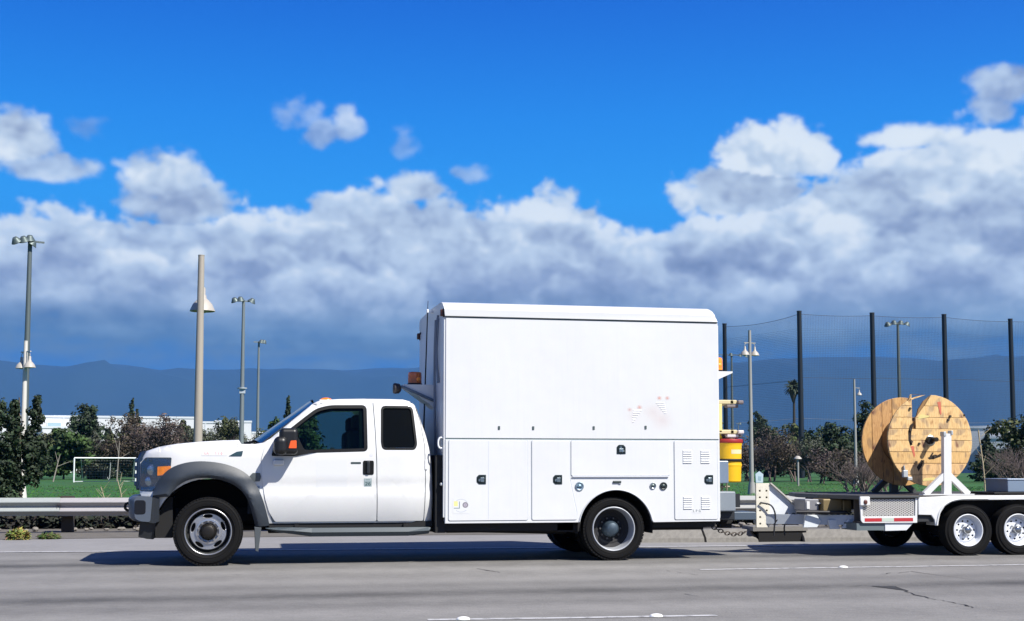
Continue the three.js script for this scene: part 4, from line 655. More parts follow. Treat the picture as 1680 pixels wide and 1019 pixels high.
// wooden cable reel
{
  const RX = 9.118, RY = 1.515, R = .622, reel = thing('cable_reel', 'large wooden cable reel with a broken flange on the trailer stand', 'cable reel', [RX, RY - R, -16.42]);
  const woodTex = (seed, base, vert) => paint(256, 512, (px, py) => { const x = vert ? px : py, y = vert ? py : px; const g = N3(x * .012 + seed, y * .11, seed) * .5 + N3(x * .03, y * .35, seed + 4) * .35 + N2(x * .06 + seed, y * .9) * .2, k = Math.max(0, N3(x * .012 + seed * 3, y * .02, 9) - .55) * 1.2, s = sstep(.2, .7, N3(x * .008, y * .012, seed + 20)); return [toS(base[0] * (1 + .30 * g - k * .7 - .34 * s)), toS(base[1] * (1 + .38 * g - k * .9 - .32 * s)), toS(base[2] * (1 + .45 * g - k - .18 * s))]; }, [1 / .5, 1 / 1.0]);
  const cols = [[.58, .365, .145], [.64, .42, .18], [.53, .31, .11], [.59, .375, .17]];
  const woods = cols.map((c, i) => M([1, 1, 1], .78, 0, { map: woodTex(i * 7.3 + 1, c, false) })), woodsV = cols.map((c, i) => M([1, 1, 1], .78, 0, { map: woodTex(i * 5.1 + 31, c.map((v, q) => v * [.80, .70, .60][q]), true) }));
  const strip = (y0, y1, xl = -9, xr = () => 9) => {          // a plank across the disc, its ends following the rim
    const pts = [], n = 7;
    for (let i = 0; i <= n; i++) { const y = mix(y0, y1, i / n), h = Math.sqrt(Math.max(0, R * R - y * y)); pts.push([Math.min(h, xr(y)), y]); }
    for (let i = n; i >= 0; i--) { const y = mix(y0, y1, i / n), h = Math.sqrt(Math.max(0, R * R - y * y)); pts.push([Math.max(-h, xl), y]); }
    return pts.filter((p, i) => i === 0 || Math.hypot(p[0] - pts[i - 1][0], p[1] - pts[i - 1][1]) > 1e-4);
  };
  const r = rng(41), rows = 8, pw = 2 * R / rows;
  const flange = (name, z0, horizontal, broken) => {
    const q = R - .012, rimFrom = (x0, x1) => { const a = Math.acos(x0 / q), b = Math.acos(x1 / q) - 2 * Math.PI; return Array.from({ length: 65 }, (_, i) => { const t = mix(a, b, i / 64); return [q * Math.cos(t), q * Math.sin(t)]; }); };
    const outline = broken ? [...rimFrom(.03, -.266), [-.266, .265], [-.20, .265], [-.15, .42], [-.075, .53]] : [...rimFrom(.475, .15), [.15, .29], [.475, .29]];
    const f = put(name, [plate(outline, z0 - .028, z0, .002, [ell(0, 0, .045, .045, 16)])], M([.26, .15, .06], .85), reel);
    f.position.set(0, R, 0);
    for (let k = 0; k < rows; k++) {
      const y0 = -R + k * pw + .0025, y1 = -R + (k + 1) * pw - .0025, m = (horizontal ? woods : woodsV)[Math.floor(r() * 4)], front = horizontal ? [z0 + .001, z0 + .029 + r() * .003] : [z0 + .001, z0 + .027 + r() * .004];
      const cut = (pts) => { const g = plate(pts, front[0], front[1], .0035); if (!horizontal) g.rotateZ(Math.PI / 2); const uv = g.attributes.uv, dx = r() * 3, dy = r() * 3; for (let i = 0; i < uv.count; i++) uv.setXY(i, uv.getX(i) + dx, uv.getY(i) + dy); return g; };
      if (broken && k === 7) { put('plank', cut(strip(y0, y1, -9, () => -.262)), m, f); put('plank', cut(strip(y0, y1 - .004, .02, undefined).map(([x, y]) => [x === .02 ? mix(-.07, .03, (y - y0) / pw) : x, y])), m, f); }
      else if (broken && k === 6) { put('plank', cut(strip(y0, y1, -9, () => -.262)), m, f); put('plank', cut(strip(y0, y1, -.15).map(([x, y]) => [x === -.15 ? mix(-.20, -.075, (y - y0) / pw) : x, y])), m, f); }
      else if (broken && k === 5) { put('plank', cut(strip(y0, y1, -9, () => -.262)), m, f); put('plank', cut(strip(y0, y1, -.21)), m, f); }
      else put('plank', cut(!broken && (k === 1 || k === 2) ? strip(y0, y1, -9, () => .285) : strip(y0, y1)), m, f);   // two boards of the far flange are snapped off
    }
    return f;
  };
  const front = flange('near_flange', 0, true, true);
  const back = flange('far_flange', -.76, false, false);
  put('drum', [new THREE.CylinderGeometry(.33, .33, .70, 40).rotateX(Math.PI / 2).translate(0, R, -.38)], M([.16, .085, .03], .85, 0, { map: mottle([1, 1, 1], .3, 14, .1) }), reel);
  // hub, arbor bar, bolts, painted recess shade, torn stickers
  const f0 = .032;
  put('hub_plate', [lathe([[.072, f0], [.072, f0 + .008], [.05, f0 + .012], [.04, f0 + .02], [.001, f0 + .022]], 28).rotateX(Math.PI / 2)], M([.30, .32, .32], .4, .8), front);
  put('arbor_bar', [bar([0, R, -.95], [0, R + .01, .20], .03, .03, 14), bar([-.02, R, .03], [-.02, R, .09], .055, .05, 14)], M([.02, .02, .022], .5, .6), reel);
  for (const [x, y] of [[-.29, .14], [.30, .33], [.27, .28], [-.29, .43], [-.17, -.045], [-.28, -.02], [.05, -.22]]) put('bolt', [new THREE.CylinderGeometry(.016, .019, .02, 6).rotateX(Math.PI / 2).translate(x, y, f0 + .008)], M([.07, .06, .05], .6, .6), front);
  const recess_shade = M([.018, .012, .008], .9);  // thin dark plates; the colour stands in for shade in slots and cracks
  put('recess_shade', [plate(roundPoly([[-.30, .20], [-.255, .235], [-.24, .22], [-.275, .12], [-.285, .02], [-.262, -.06], [-.30, -.075], [-.325, .0], [-.325, .12]], .01), f0 - .004, f0 + .0015)], recess_shade, front);
  put('recess_shade', [plate([[-.05, -.235], [.06, -.19], [.10, -.20], [.17, -.165], [.20, -.185], [.13, -.225], [.05, -.25], [-.02, -.26]], f0 - .004, f0 + .0015), plate([[-.02, -.215], [.03, -.16], [.045, -.165], [.01, -.225]], f0 - .004, f0 + .0012)], recess_shade, front);
  put('recess_shade', [plate([[-.21, -.36], [-.14, -.26], [-.115, -.275], [-.13, -.34], [-.185, -.42]], f0 - .004, f0 + .0015)], recess_shade, front);
  const redPaper = M([.52, .13, .07], .7), yellowPaper = M([.62, .52, .20], .7);
  for (const [pts, m] of [[[[.115, .52], [.165, .53], [.175, .36], [.155, .35]], redPaper], [[[-.295, -.08], [-.25, -.075], [-.23, -.20], [-.245, -.235]], redPaper], [[[-.19, .285], [-.02, .315], [.0, .335], [-.14, .35]], yellowPaper], [[[-.13, -.55], [.06, -.535], [.05, -.50], [-.11, -.51]], yellowPaper]]) put('sticker', plate(pts, f0 - .003, f0 + .0016, .0003), m, front);
  put('clamp', [rbox(-.43, -.36, -.50, -.40, .02, .075, .012), bar([-.40, -.40, .05], [-.41, -.34, .05], .012), rbox(-.36, -.29, -.54, -.49, .03, .06, .01)], galv, front);
  put('rim_chips', [rbox(.50, .53, .33, .36, .0, .034, .004)], recess_shade, front);
}
{
  const b = thing('utility_box', 'grey metal utility box standing on a dark tray on the trailer', 'box', [10.19, .79, -16.33]);
  put('box_body', [rbox(-.14, .15, .03, .195, -.27, .27, .012)], M([.20, .26, .34], .45, .3), b);
  put('box_lid', [rbox(-.15, .16, .190, .210, -.28, .28, .008)], M([.30, .36, .44], .4, .3), b);
  put('tray', [rbox(-.36, .20, .0, .03, -.32, .30, .008)], chassisBlack, b);
}

// ---------- plants ----------
// A spot on the ground, given as bearing from the camera's heading (degrees, to the right) and distance (metres).
const spot = (bearing, dist) => { const a = bearing * Math.PI / 180 + YAW; return [dist * Math.sin(a), -.06, -dist * Math.cos(a)]; };
// many small leaf faces: at(i) gives a centre, an outward direction, a size and a colour
function leafMesh(n, at, elong = 1.5) {
  const pos = new Float32Array(n * 18), nor = new Float32Array(n * 18), col = new Float32Array(n * 18), r = rng(n * 7 + 3), a = V(0, 0, 0), b = V(0, 0, 0), nn = V(0, 0, 0), c = V(0, 0, 0);
  for (let i = 0; i < n; i++) {
    const { p, d, s, k } = at(i); nn.set(d[0] + (r() - .5) * 1.6, d[1] + (r() - .5) * 1.6 + .3, d[2] + (r() - .5) * 1.6).normalize();
    a.set(r() - .5, r() - .5, r() - .5).cross(nn).normalize(); b.copy(nn).cross(a); const l = s * elong * .5, w = s * .5;
    const P = [[-l, 0], [0, -w], [l, .0], [0, w]].map(([u, v], q) => [p[0] + a.x * u + b.x * v + nn.x * (q % 2 ? 0 : -s * .12), p[1] + a.y * u + b.y * v + nn.y * (q % 2 ? 0 : -s * .12), p[2] + a.z * u + b.z * v + nn.z * (q % 2 ? 0 : -s * .12)]);
    c.set(d[0], d[1], d[2]).multiplyScalar(.9).addScaledVector(nn, nn.dot(c) < 0 ? -.5 : .7).normalize();
    [0, 1, 2, 0, 2, 3].forEach((q, v) => { const o = i * 18 + v * 3; pos.set(P[q], o); nor[o] = c.x; nor[o + 1] = c.y; nor[o + 2] = c.z; col.set(k, o); });
  }
  const g = new THREE.BufferGeometry(); g.setAttribute('position', new THREE.BufferAttribute(pos, 3)); g.setAttribute('normal', new THREE.BufferAttribute(nor, 3)); g.setAttribute('color', new THREE.BufferAttribute(col, 3)); g.setAttribute('uv', new THREE.BufferAttribute(new Float32Array(n * 12), 2)); return g;
}
const leafMat = new THREE.MeshStandardMaterial({ vertexColors: true, roughness: .75, side: THREE.DoubleSide });
const barkMat = M([.085, .068, .052], .95, 0, { map: mottle([1, 1, 1], .3, 12, .1, 128) }), twigMat = M([.115, .088, .082], .95), paleBark = M([.24, .22, .19], .9);
const TONES = { pine: [.017, .034, .012], dark: [.020, .040, .014], olive: [.048, .060, .020], grey: [.056, .066, .042], green: [.030, .062, .012], brown: [.066, .052, .034], straw: [.17, .16, .04], purple: [.070, .052, .046], moss: [.056, .074, .016] };
// foliage: a handful of unequal lobes, leaves thick near their surface
function foliage(seed, n, size, lobes, tone, vary = .35, fill = .55) {
  const r = rng(seed), t = TONES[tone], wsum = lobes.reduce((s, l) => s + Math.pow(l[3] * l[4] * l[5], .67), 0);
  const sub = lobes.flatMap((l) => { const m = Math.max(4, Math.round(26 * Math.pow(l[3] * l[4] * l[5], .67) / wsum * lobes.length)); return Array.from({ length: m }, () => { const th = r() * 6.283, ph = Math.acos(2 * r() - 1), q = .66 + .46 * r(), s = .2 + .32 * r(); return [l[0] + l[3] * q * Math.sin(ph) * Math.cos(th), l[1] + l[4] * q * Math.cos(ph), l[2] + l[5] * q * Math.sin(ph) * Math.sin(th), l[3] * s, l[4] * s, l[5] * s, .5 + .95 * r()]; }); });
  return leafMesh(n, () => {
    const inner = r() < .22, l = inner ? lobes[Math.floor(r() * lobes.length)] : sub[Math.floor(r() * sub.length)], th = r() * 6.283, cz = 2 * r() - 1, sz = Math.sqrt(1 - cz * cz), q = inner ? Math.pow(r(), fill) * .8 : .55 + .5 * r(), d = [sz * Math.cos(th), cz, sz * Math.sin(th)], f = (l[6] ?? .8) * (1 + vary * (r() - .5) * 2);
    return { p: [l[0] + d[0] * l[3] * q, l[1] + d[1] * l[4] * q, l[2] + d[2] * l[5] * q], d, s: size * (.6 + .8 * r()), k: [t[0] * f * (1 + .25 * (r() - .5)), t[1] * f, t[2] * f * (1 + .3 * (r() - .5))] };
  });
}
function branches(seed, height, spread, levels, opts = {}) {   // a bare or half bare tree as one skin of tapering limbs
  const r = rng(seed), out = [], { r0 = height * .022, up = .35, trunk = .28, kids = 3 } = opts;
  const grow = (p, d, len, rad, lev) => {
    const q = p.clone().addScaledVector(d, len); out.push(bar(p.toArray(), q.toArray(), rad, rad * .62, lev > levels - 2 ? 5 : 3));
    if (!lev) return;
    const n = kids + (r() < .5 ? 1 : 0);
    for (let i = 0; i < n; i++) { const nd = d.clone().multiplyScalar(.75).add(V((r() - .5) * 2 * spread, (r() - .5) * spread + up, (r() - .5) * 2 * spread)).normalize(); grow(p.clone().addScaledVector(d, len * (.45 + .55 * r())), nd, len * (.55 + .25 * r()), rad * .55, lev - 1); }
  };
  const stems = opts.stems ?? 1;
  for (let s = 0; s < stems; s++) grow(V((r() - .5) * height * .1 * (stems > 1), 0, (r() - .5) * height * .1 * (stems > 1)), V((r() - .5) * .25 * (stems > 1 ? 3 : 1), 1, (r() - .5) * .25 * (stems > 1 ? 3 : 1)).normalize(), height * trunk, r0, levels);
  return merge(out);
}
function leafyTree(name, label, at, h, w, tone, seed, { n = 1800, size, base = .25, group, conical = 0, category = 'tree', trunkR } = {}) {
  n = Math.round(n * 2.2); size = (size ?? h * .05) * .62;
  const t = thing(name, label, category, at, 0, group), r = rng(seed), lobes = [];
  const k = conical ? 7 : 6;
  for (let i = 0; i < k; i++) {
    const u = (i + .5) / k, y = mix(h * base, h * .92, u), ww = conical ? w * .5 * mix(1, .16, u) : w * .5 * (.45 + .55 * Math.sin(Math.PI * (u * .85 + .12)));
    const off = conical ? .12 : .55; lobes.push([(r() - .5) * 2 * ww * off, y, (r() - .5) * 2 * ww * off, ww * (conical ? 1 : .62 + .25 * r()), h * (1 - base) / k * (conical ? .75 : 1.05), ww * (conical ? 1 : .62 + .25 * r())]);
  }
  put('trunk', [bar([0, -.1, 0], [0, h * .75, 0], trunkR ?? h * .022, h * .006, 7), bar([0, h * .25, 0], [w * .22, h * .55, w * .1], h * .011, h * .005, 5), bar([0, h * .22, 0], [-w * .24, h * .5, -w * .08], h * .011, h * .005, 5)], barkMat, t);
  put('crown', foliage(seed, n, size, lobes, tone), leafMat, t);
  return t;
}
function bareTree(name, label, at, h, w, seed, { levels = 5, mat = twigMat, leaves = 0, tone = 'brown', size = .16, stems = 3, category = 'tree', group } = {}) {
  const t = thing(name, label, category, at, 0, group);
  const g = branches(seed, 1, .62, levels, { stems, r0: .014, up: .16, trunk: .30, kids: 3 }); g.computeBoundingBox(); const bb = g.boundingBox; g.translate(-(bb.min.x + bb.max.x) / 2, 0, -(bb.min.z + bb.max.z) / 2); g.scale(w / (bb.max.x - bb.min.x), h / bb.max.y, w / (bb.max.z - bb.min.z));
  put('branches', g, mat, t);
  if (leaves) { const r = rng(seed + 1), lobes = Array.from({ length: 5 }, () => [(r() - .5) * w * .6, h * (.35 + .5 * r()), (r() - .5) * w * .6, w * .28, h * .22, w * .28]); put('foliage', foliage(seed + 2, leaves * 3, size * .55, lobes, tone, .45, .7), leafMat, t); }
  return t;
}
{
  // --- left of the truck ---
  leafyTree('pine_tree', 'dark pine with upswept boughs in front of the lamp post by the crash barrier', spot(-21.45, 45), 3.4, 1.5, 'pine', 101, { n: 9000, size: .085, base: .02, conical: 0 });
  { // two leading shoots that rise either side of the lamp post
    const t = thing('pine_sapling', 'slim dark pine whose two leading shoots rise beside the lamp post', 'tree', spot(-20.35, 44)); put('trunk', [bar([0, -.1, 0], [-.15, 3.4, 0], .05, .02), bar([0, 1.2, 0], [.42, 3.4, 0], .035, .015)], barkMat, t);
    put('crown', foliage(111, 9000, .075, [[-.28, 3.05, 0, .15, .36, .2], [-.33, 2.6, 0, .30, .4, .3], [.38, 3.15, 0, .15, .36, .2], [.33, 2.65, 0, .24, .34, .25], [-.15, 2.0, 0, .55, .5, .4], [.30, 1.75, 0, .4, .45, .4], [-.45, 1.2, 0, .5, .6, .4], [.28, 1.1, 0, .28, .4, .3], [-.5, .5, 0, .45, .5, .4]], 'pine'), leafMat, t); }
  leafyTree('pine_tree', 'shaggy dark pine at the edge of the lawn, cut off by the picture edge', spot(-22.1, 50), 3.9, 2.0, 'dark', 102, { n: 6000, size: .12, base: .04 });
  leafyTree('olive_tree', 'low spreading olive-green tree in front of the white warehouse with small windows', spot(-19.6, 150), 4.9, 6, 'olive', 103, { n: 3600, size: .42, base: .14 });
  leafyTree('broadleaf_tree', 'round dark green tree standing between the two white warehouses', spot(-18.0, 160), 8.5, 4.6, 'dark', 104, { n: 3600, size: .36, base: .18 });
  leafyTree('broadleaf_tree', 'broad bushy green tree with a forked trunk left of the soccer goal', spot(-18.75, 140), 5.0, 5, 'green', 105, { n: 3600, size: .40, base: .16 });
  leafyTree('broadleaf_tree', 'dark low tree between the pine and the forked tree', spot(-20.2, 135), 4.6, 4.4, 'dark', 115, { n: 3000, size: .36, base: .05 });
  leafyTree('conifer', 'small blue-green conifer left of the cypress pair', spot(-17.0, 150), 5.9, 3.2, 'dark', 106, { n: 2400, size: .3, base: .05, conical: 1 });
  leafyTree('conifer', 'squat grey-green conifer behind the soccer goal', spot(-17.55, 145), 5.3, 3.6, 'grey', 116, { n: 2400, size: .3, base: .05, conical: 1 });
  for (const [b, h, l] of [[-16.12, 10.3, 'taller of the two slim dark cypresses before the white warehouse'], [-15.88, 8.8, 'shorter of the two slim dark cypresses before the white warehouse']]) leafyTree('cypress_tree', l, spot(b, 170), h, 2.5, 'pine', 107 + Math.round(h), { n: 2400, size: .26, base: .02, conical: 1, group: 'cypress pair' });
  const shrubsL = [[-16.9, 140, 4.0, 4.5, 'olive', 'olive shrub behind the left post of the goal'], [-15.9, 138, 5.2, 5.5, 'brown', 'rust-brown shrub under the cypress pair'], [-15.0, 135, 4.9, 5.5, 'purple', 'bare reddish shrub above the nose of the truck'], [-14.2, 140, 5.4, 5.5, 'brown', 'brown twiggy shrub above the truck headlight'], [-13.2, 138, 4.9, 5, 'grey', 'grey-brown shrub left of the beige lamp post'], [-12.2, 150, 6.3, 3.6, 'olive', 'upright olive tree directly right of the beige lamp post'], [-11.2, 150, 4.4, 4.2, 'grey', 'grey-green shrub below the boxy white warehouse'], [-10.4, 150, 5.3, 4.6, 'moss', 'mossy brown shrub at the foot of the twin-lamp mast'], [-9.4, 145, 4.9, 4.4, 'olive', 'olive shrub at the foot of the thin single-lamp mast']];
  shrubsL.forEach(([b, d, h, w, tone, l], i) => { bareTree('shrub', l, spot(b, d), h * (i < 3 ? 1.2 : 1.02), w, 200 + i, { levels: 5, leaves: tone === 'purple' ? 1500 : 2800, tone, size: .24, category: 'shrub', mat: twigMat }); });
  leafyTree('palm_shrub', 'small shaggy palm between the warehouse and the beige lamp post', spot(-13.95, 170), 7.4, 1.6, 'olive', 131, { n: 900, size: .3, base: .6 });
  leafyTree('broadleaf_tree', 'bright green bushy tree seen over the truck bonnet', spot(-10.05, 105), 5.0, 4.2, 'green', 132, { n: 3000, size: .28, base: .05 });
  leafyTree('broadleaf_tree', 'deep green tree at the foot of the cone-shaped pine behind the windscreen', spot(-9.0, 100), 5.1, 4.0, 'green', 133, { n: 3000, size: .28, base: .05 });
  leafyTree('conifer', 'cone-shaped dark pine standing above the truck windscreen', spot(-9.65, 130), 8.4, 2.4, 'pine', 134, { n: 2600, size: .28, base: .1, conical: 1 });
  for (const [b, d, h, lean, l] of [[-19.15, 118, 2.3, .5, 'thin leaning bare sapling on the lawn, left one of the two'], [-16.65, 120, 3.4, .15, 'pale bare sapling standing inside the soccer goal']]) { const t = thing('sapling', l, 'tree', spot(b, d)); put('trunk', [bar([0, 0, 0], [lean, h, 0], .07, .03, 6), bar([lean * .5, h * .55, 0], [lean + .9, h * .75, .1], .035, .02, 5), bar([lean * .7, h * .7, 0], [lean - .4, h * 1.1, 0], .03, .015, 5)], paleBark, t); }

  // --- right of the truck ---
  leafyTree('broadleaf_tree', 'dark green tree behind the yellow drum', spot(9.3, 170), 6.6, 6, 'olive', 140, { n: 2400, size: .36, base: .05 });
  leafyTree('broadleaf_tree', 'dark green tree with a lumpy top right of the double lamp post', spot(11.0, 170), 8.0, 5.4, 'dark', 141, { n: 3200, size: .36, base: .05 });
  leafyTree('broadleaf_tree', 'low olive tree under the tall palm', spot(12.2, 170), 6.8, 5.6, 'moss', 142, { n: 2600, size: .38, base: .05 });
  leafyTree('broadleaf_tree', 'big round dark tree right of the bush, below the tall net poles', spot(13.9, 120), 5.2, 5.4, 'dark', 143, { n: 4200, size: .26, base: .04 });
  leafyTree('broadleaf_tree', 'tallest dark tree directly left of the cable reel', spot(15.05, 125), 7.0, 5.4, 'dark', 144, { n: 4600, size: .27, base: .04 });
  leafyTree('broadleaf_tree', 'dark tree mostly hidden behind the cable reel', spot(16.9, 125), 5.6, 6.4, 'dark', 145, { n: 2600, size: .3, base: .04 });
  leafyTree('conifer', 'ragged dark pine in front of the low white building', spot(19.8, 120), 4.3, 2.5, 'pine', 146, { n: 2400, size: .25, base: .05, conical: 1 });
  leafyTree('olive_tree', 'big olive-green tree at the far right above the utility box', spot(21.6, 78), 4.4, 4.2, 'olive', 147, { n: 5200, size: .19, base: .06 });
  leafyTree('broadleaf_tree', 'dark bush below the low white building', spot(20.4, 110), 2.6, 3.6, 'dark', 148, { n: 2400, size: .22, base: .04 });
  const shrubsR = [[9.9, 120, 4.0, 4.2, 'brown', 900, 'brown twiggy bush directly right of the yellow drum'], [10.9, 118, 4.4, 4.6, 'purple', 700, 'purplish bare bush right of the double lamp post'], [11.9, 115, 4.5, 4.4, 'brown', 900, 'grey-brown bare bush below the tall palm'], [12.6, 112, 3.6, 3.2, 'grey', 900, 'grey twiggy bush at the foot of the nearest net pole'], [13.4, 100, 2.6, 3.6, 'purple', 700, 'low purplish bush in front of the round dark tree'], [14.3, 96, 2.6, 3.4, 'brown', 700, 'low brown bush left of the single lamp post']];
  shrubsR.forEach(([b, d, h, w, tone, n, l], i) => { bareTree('shrub', l, spot(b, d), h, w, 240 + i, { levels: 5, leaves: n, tone, size: .20, category: 'shrub' }); });
  for (const [b, d, h, w, l] of [[14.6, 42, 1.75, 2.4, 'bare grey bush with long thin branches left of the trailer deck'], [15.9, 46, 1.5, 2.0, 'tangled bare bush behind the front of the trailer'], [21.0, 44, 2.0, 2.6, 'bare branching bush behind the grey utility box']]) bareTree('bare_bush', l, spot(b, d), h, w, 270 + Math.round(b), { levels: 4, stems: 7, category: 'bush', mat: M([.16, .125, .115], .95) });
  for (const [b, d, h, l] of [[19.55, 21.6, 1.75, 'dry straw-coloured weed stalk right of the cable reel'], [15.2, 22, .62, 'dry weed stalk at the edge of the trailer deck'], [-17.2, 30, .75, 'thin dry weed stalk left of the truck nose'], [-16.55, 31, .9, 'second thin dry weed stalk nearer the truck nose']]) { const t = thing('weed_stalk', l, 'weed', [spot(b, d)[0], -.02, spot(b, d)[2]]), r = rng(Math.round(b * 10 + 500)), g = [tube([[0, 0, 0], [.06, h * .5, 0], [-.04, h, .02]], .011, 10, 5)]; for (let i = 0; i < 7; i++) { const y = h * (.4 + .09 * i); g.push(bar([.02, y, 0], [.02 + (r() - .5) * .35, y + .12 + r() * .1, (r() - .5) * .3], .005, .003, 4)); } put('stem', g, M([.36, .31, .20], .9), t); }
  // palm
  { const t = thing('palm_tree', 'tall thin palm with a round head beside the net poles', 'palm', spot(12.08, 200)); put('trunk', [bar([0, -.1, 0], [.1, 13.2, 0], .26, .17, 10)], M([.04, .037, .034], .95), t);
    const r = rng(9), fr = []; for (let i = 0; i < 110; i++) { const a = r() * 6.283, e = mix(1.45, -.85, i / 110), L = 1.25 + .35 * r(), P = []; for (let k = 0; k <= 5; k++) { const u = k / 5, dr = u * u * .55; P.push([Math.cos(a) * Math.cos(e) * L * u + .1, 13.3 + Math.sin(e) * L * u - dr, Math.sin(a) * Math.cos(e) * L * u]); }
      const w = (k) => .24 * Math.sin(Math.PI * (.15 + .8 * k / 5)); fr.push(loft(P.map((p, k) => [[p[0] - Math.sin(a) * w(k), p[1] - .05, p[2] + Math.cos(a) * w(k)], [p[0], p[1] + .03, p[2]], [p[0] + Math.sin(a) * w(k), p[1] - .05, p[2] - Math.cos(a) * w(k)]]), false, false)); }
    put('frond', fr, M([.026, .042, .016], .7, 0, { side: THREE.DoubleSide }), t).userData.kind = 'stuff'; put('dead_skirt', [lathe([[.2, 10.9], [.34, 11.4], [.62, 12.2], [.75, 12.8], [.4, 13.2]], 14)], M([.06, .048, .034], .95), t); }
  // weeds at the roadside and growth behind the barrier, its leaves darkened for shade
  const tuft = (name, label, at, h, w, n, tone, seed) => { const t = thing(name, label, 'weed', at), r = rng(seed), c = TONES[tone]; put('leaves', leafMesh(n, () => { const a = r() * 6.283, q = Math.sqrt(r()) * w * .5, y = h * Math.pow(r(), .8) * (1 - q / w); return { p: [Math.cos(a) * q, y, Math.sin(a) * q * .7], d: [Math.cos(a) * .6, .7, Math.sin(a) * .6], s: .022 + .02 * r(), k: c.map((v) => v * (.6 + .9 * r())) }; }, 3.4), leafMat, t); };
  tuft('weed_tuft', 'yellow-green weed tuft at the edge of the shoulder', [-3.50, .008, -22.22], .20, .34, 1200, 'straw', 31);
  tuft('weed_tuft', 'small straggling weed beside the yellow-green tuft', [-3.05, .008, -22.35], .10, .35, 300, 'moss', 32);
  { const r = rng(55); const m = put('undergrowth', leafMesh(52000, () => { const x = -13 + r() * 34, z = -25.6 - r() * 2.2 + .055 * x, hh = .36 + .16 * N2(x * .6, z), y = hh * Math.pow(r(), .7) - .05; return { p: [x, y, z], d: [0, .6, .6], s: .05 + .05 * r(), k: [.006, .010, .004].map((v, i) => v * (.5 + r()) * (i === 0 ? 1 + .6 * r() : 1)) }; }, 2.2), leafMat); m.userData = { kind: 'stuff', label: 'low undergrowth behind the crash barrier, shade painted into its leaves', category: 'undergrowth' }; }  // leaf colour cut down to paint in the shade below the rail
  { const r = rng(56); const m = put('grass', leafMesh(90000, () => { const q = Math.pow(r(), 2.2), z = -27.5 - q * 60, x = -26 + r() * 62 + .18 * -z * .6, k = N2(x * .12, z * .12), y = .02 + r() * (.07 + .10 * Math.max(0, k)), st = k > .25 ? .5 : 0; return { p: [x, y - .05, z], d: [0, .9, .3], s: .022 + .03 * r(), k: [mix(.017, .07, st * r()), mix(.088, .095, st * r()), mix(.007, .015, st)].map((v) => v * (.6 + .8 * r())) }; }, 2.8), leafMat); m.userData = { kind: 'stuff', label: 'rough green grass of the park lawn', category: 'grass' }; }
}

// a far line of trees closes the plain in front of the hills
{ const r = rng(91), m = put('tree_line', leafMesh(46000, () => { const az = (r() - .5) * 130 * Math.PI / 180 + YAW, d = 460 + r() * 60, top = 6.5 + 2.2 * N2(az * 30, 1) + 1.8 * N2(az * 90, 2) + 1.2 * N2(az * 260, 3), y = Math.pow(r(), .8) * Math.max(2, top), k = .7 + .5 * N2(az * 120, y * .2); return { p: [d * Math.sin(az), y, -d * Math.cos(az)], d: [-Math.sin(az) * .5, .6, Math.cos(az) * .5], s: .9 + .9 * r(), k: [.024, .036, .016].map((v) => v * Math.max(.35, k) * (.7 + .6 * r())) }; }), leafMat); m.userData = { kind: 'stuff', label: 'distant dark line of trees in front of the hills', category: 'trees' }; }

// ---------- lamp posts, masts, net, goal ----------
const postBeige = M([.33, .30, .25], .6, 0, { map: mottle([1, 1, 1], .08, 5, .06) }), postGrey = M([.27, .27, .26], .6), lampWhite = M([.38, .355, .315], .5), mastGrey = M([.17, .20, .21], .55, .3), mastDark = M([.10, .125, .13], .55, .3);
function bellLamp(t, x, y, z, k, mat, hang) {
  const l = put('lamp_shade', smooth(lathe([[.001, .66], [.055, .66], [.075, .62], [.075, .46], [.10, .43], [.105, .36], [.17, .30], [.26, .20], [.325, .06], [.345, .0], [.33, .0], [.30, .05], [.23, .17], [.10, .27], [.001, .28]].map(([a, b]) => [a * k, b * k]), 28), 50).translate(x, y, z), mat, t);
  put('lamp_lens', new THREE.SphereGeometry(.19 * k, 16, 8).scale(1, .6, 1).translate(x, y + .06 * k, z), M([.35, .34, .32], .3), l);
  if (hang) put('lamp_hanger', tube([[x, y + .64 * k, z], [x, y + .80 * k, z], [x + (hang[0] - x) * .5, y + .92 * k, z + (hang[1] - z) * .5], [hang[0], y + .90 * k, hang[1]]], .022 * k, 12, 6), mat, l);
}
function lampPost(label, at, h, r0, k, arms, mat, gr, turn = 0, lampY = h * .82) {
  const t = thing('street_lamp', label, 'street lamp', at, turn, gr);
  put('pole', [new THREE.CylinderGeometry(r0 * .62, r0, h, 16).translate(0, h / 2, 0), new THREE.CylinderGeometry(r0 * 1.25, r0 * 1.9, .55, 16).translate(0, .27, 0), new THREE.CylinderGeometry(r0 * .66, r0 * .66, .02, 12).translate(0, h + .01, 0)], mat, t);
  for (const a of arms) bellLamp(t, a, lampY - .1 * k, 0, k, lampWhite, [0, 0]);
  put('crossbar', [sqbar([Math.min(0, ...arms) * 1.1 - .02, lampY + .84 * k, 0], [Math.max(0, ...arms) * 1.1 + .02, lampY + .84 * k, 0], .05 * k, .07 * k)], mat, t);
  return t;
}
lampPost('beige lamp post with bell shades standing behind the truck bonnet', spot(-13.4, 31.4), 6.15, .115, .86, [.42], postBeige, null, 1.49, 4.98);
lampPost('white lamp post with two bell shades rising out of the dark pines', spot(-20.35, 50.5), 5.75, .11, .62, [-.26, .30], M([.55, .53, .49], .6), null, -.9, 4.85);
lampPost('grey double-bell lamp post between the yellow drum and the net poles', spot(10.28, 60), 7.35, .105, .60, [-.28, .28], postGrey, null, .3, 6.3);
lampPost('slim lamp post with one small bell shade left of the cable reel', spot(14.6, 92), 7.15, .11, .52, [.40], postGrey, null, .2, 6.15);
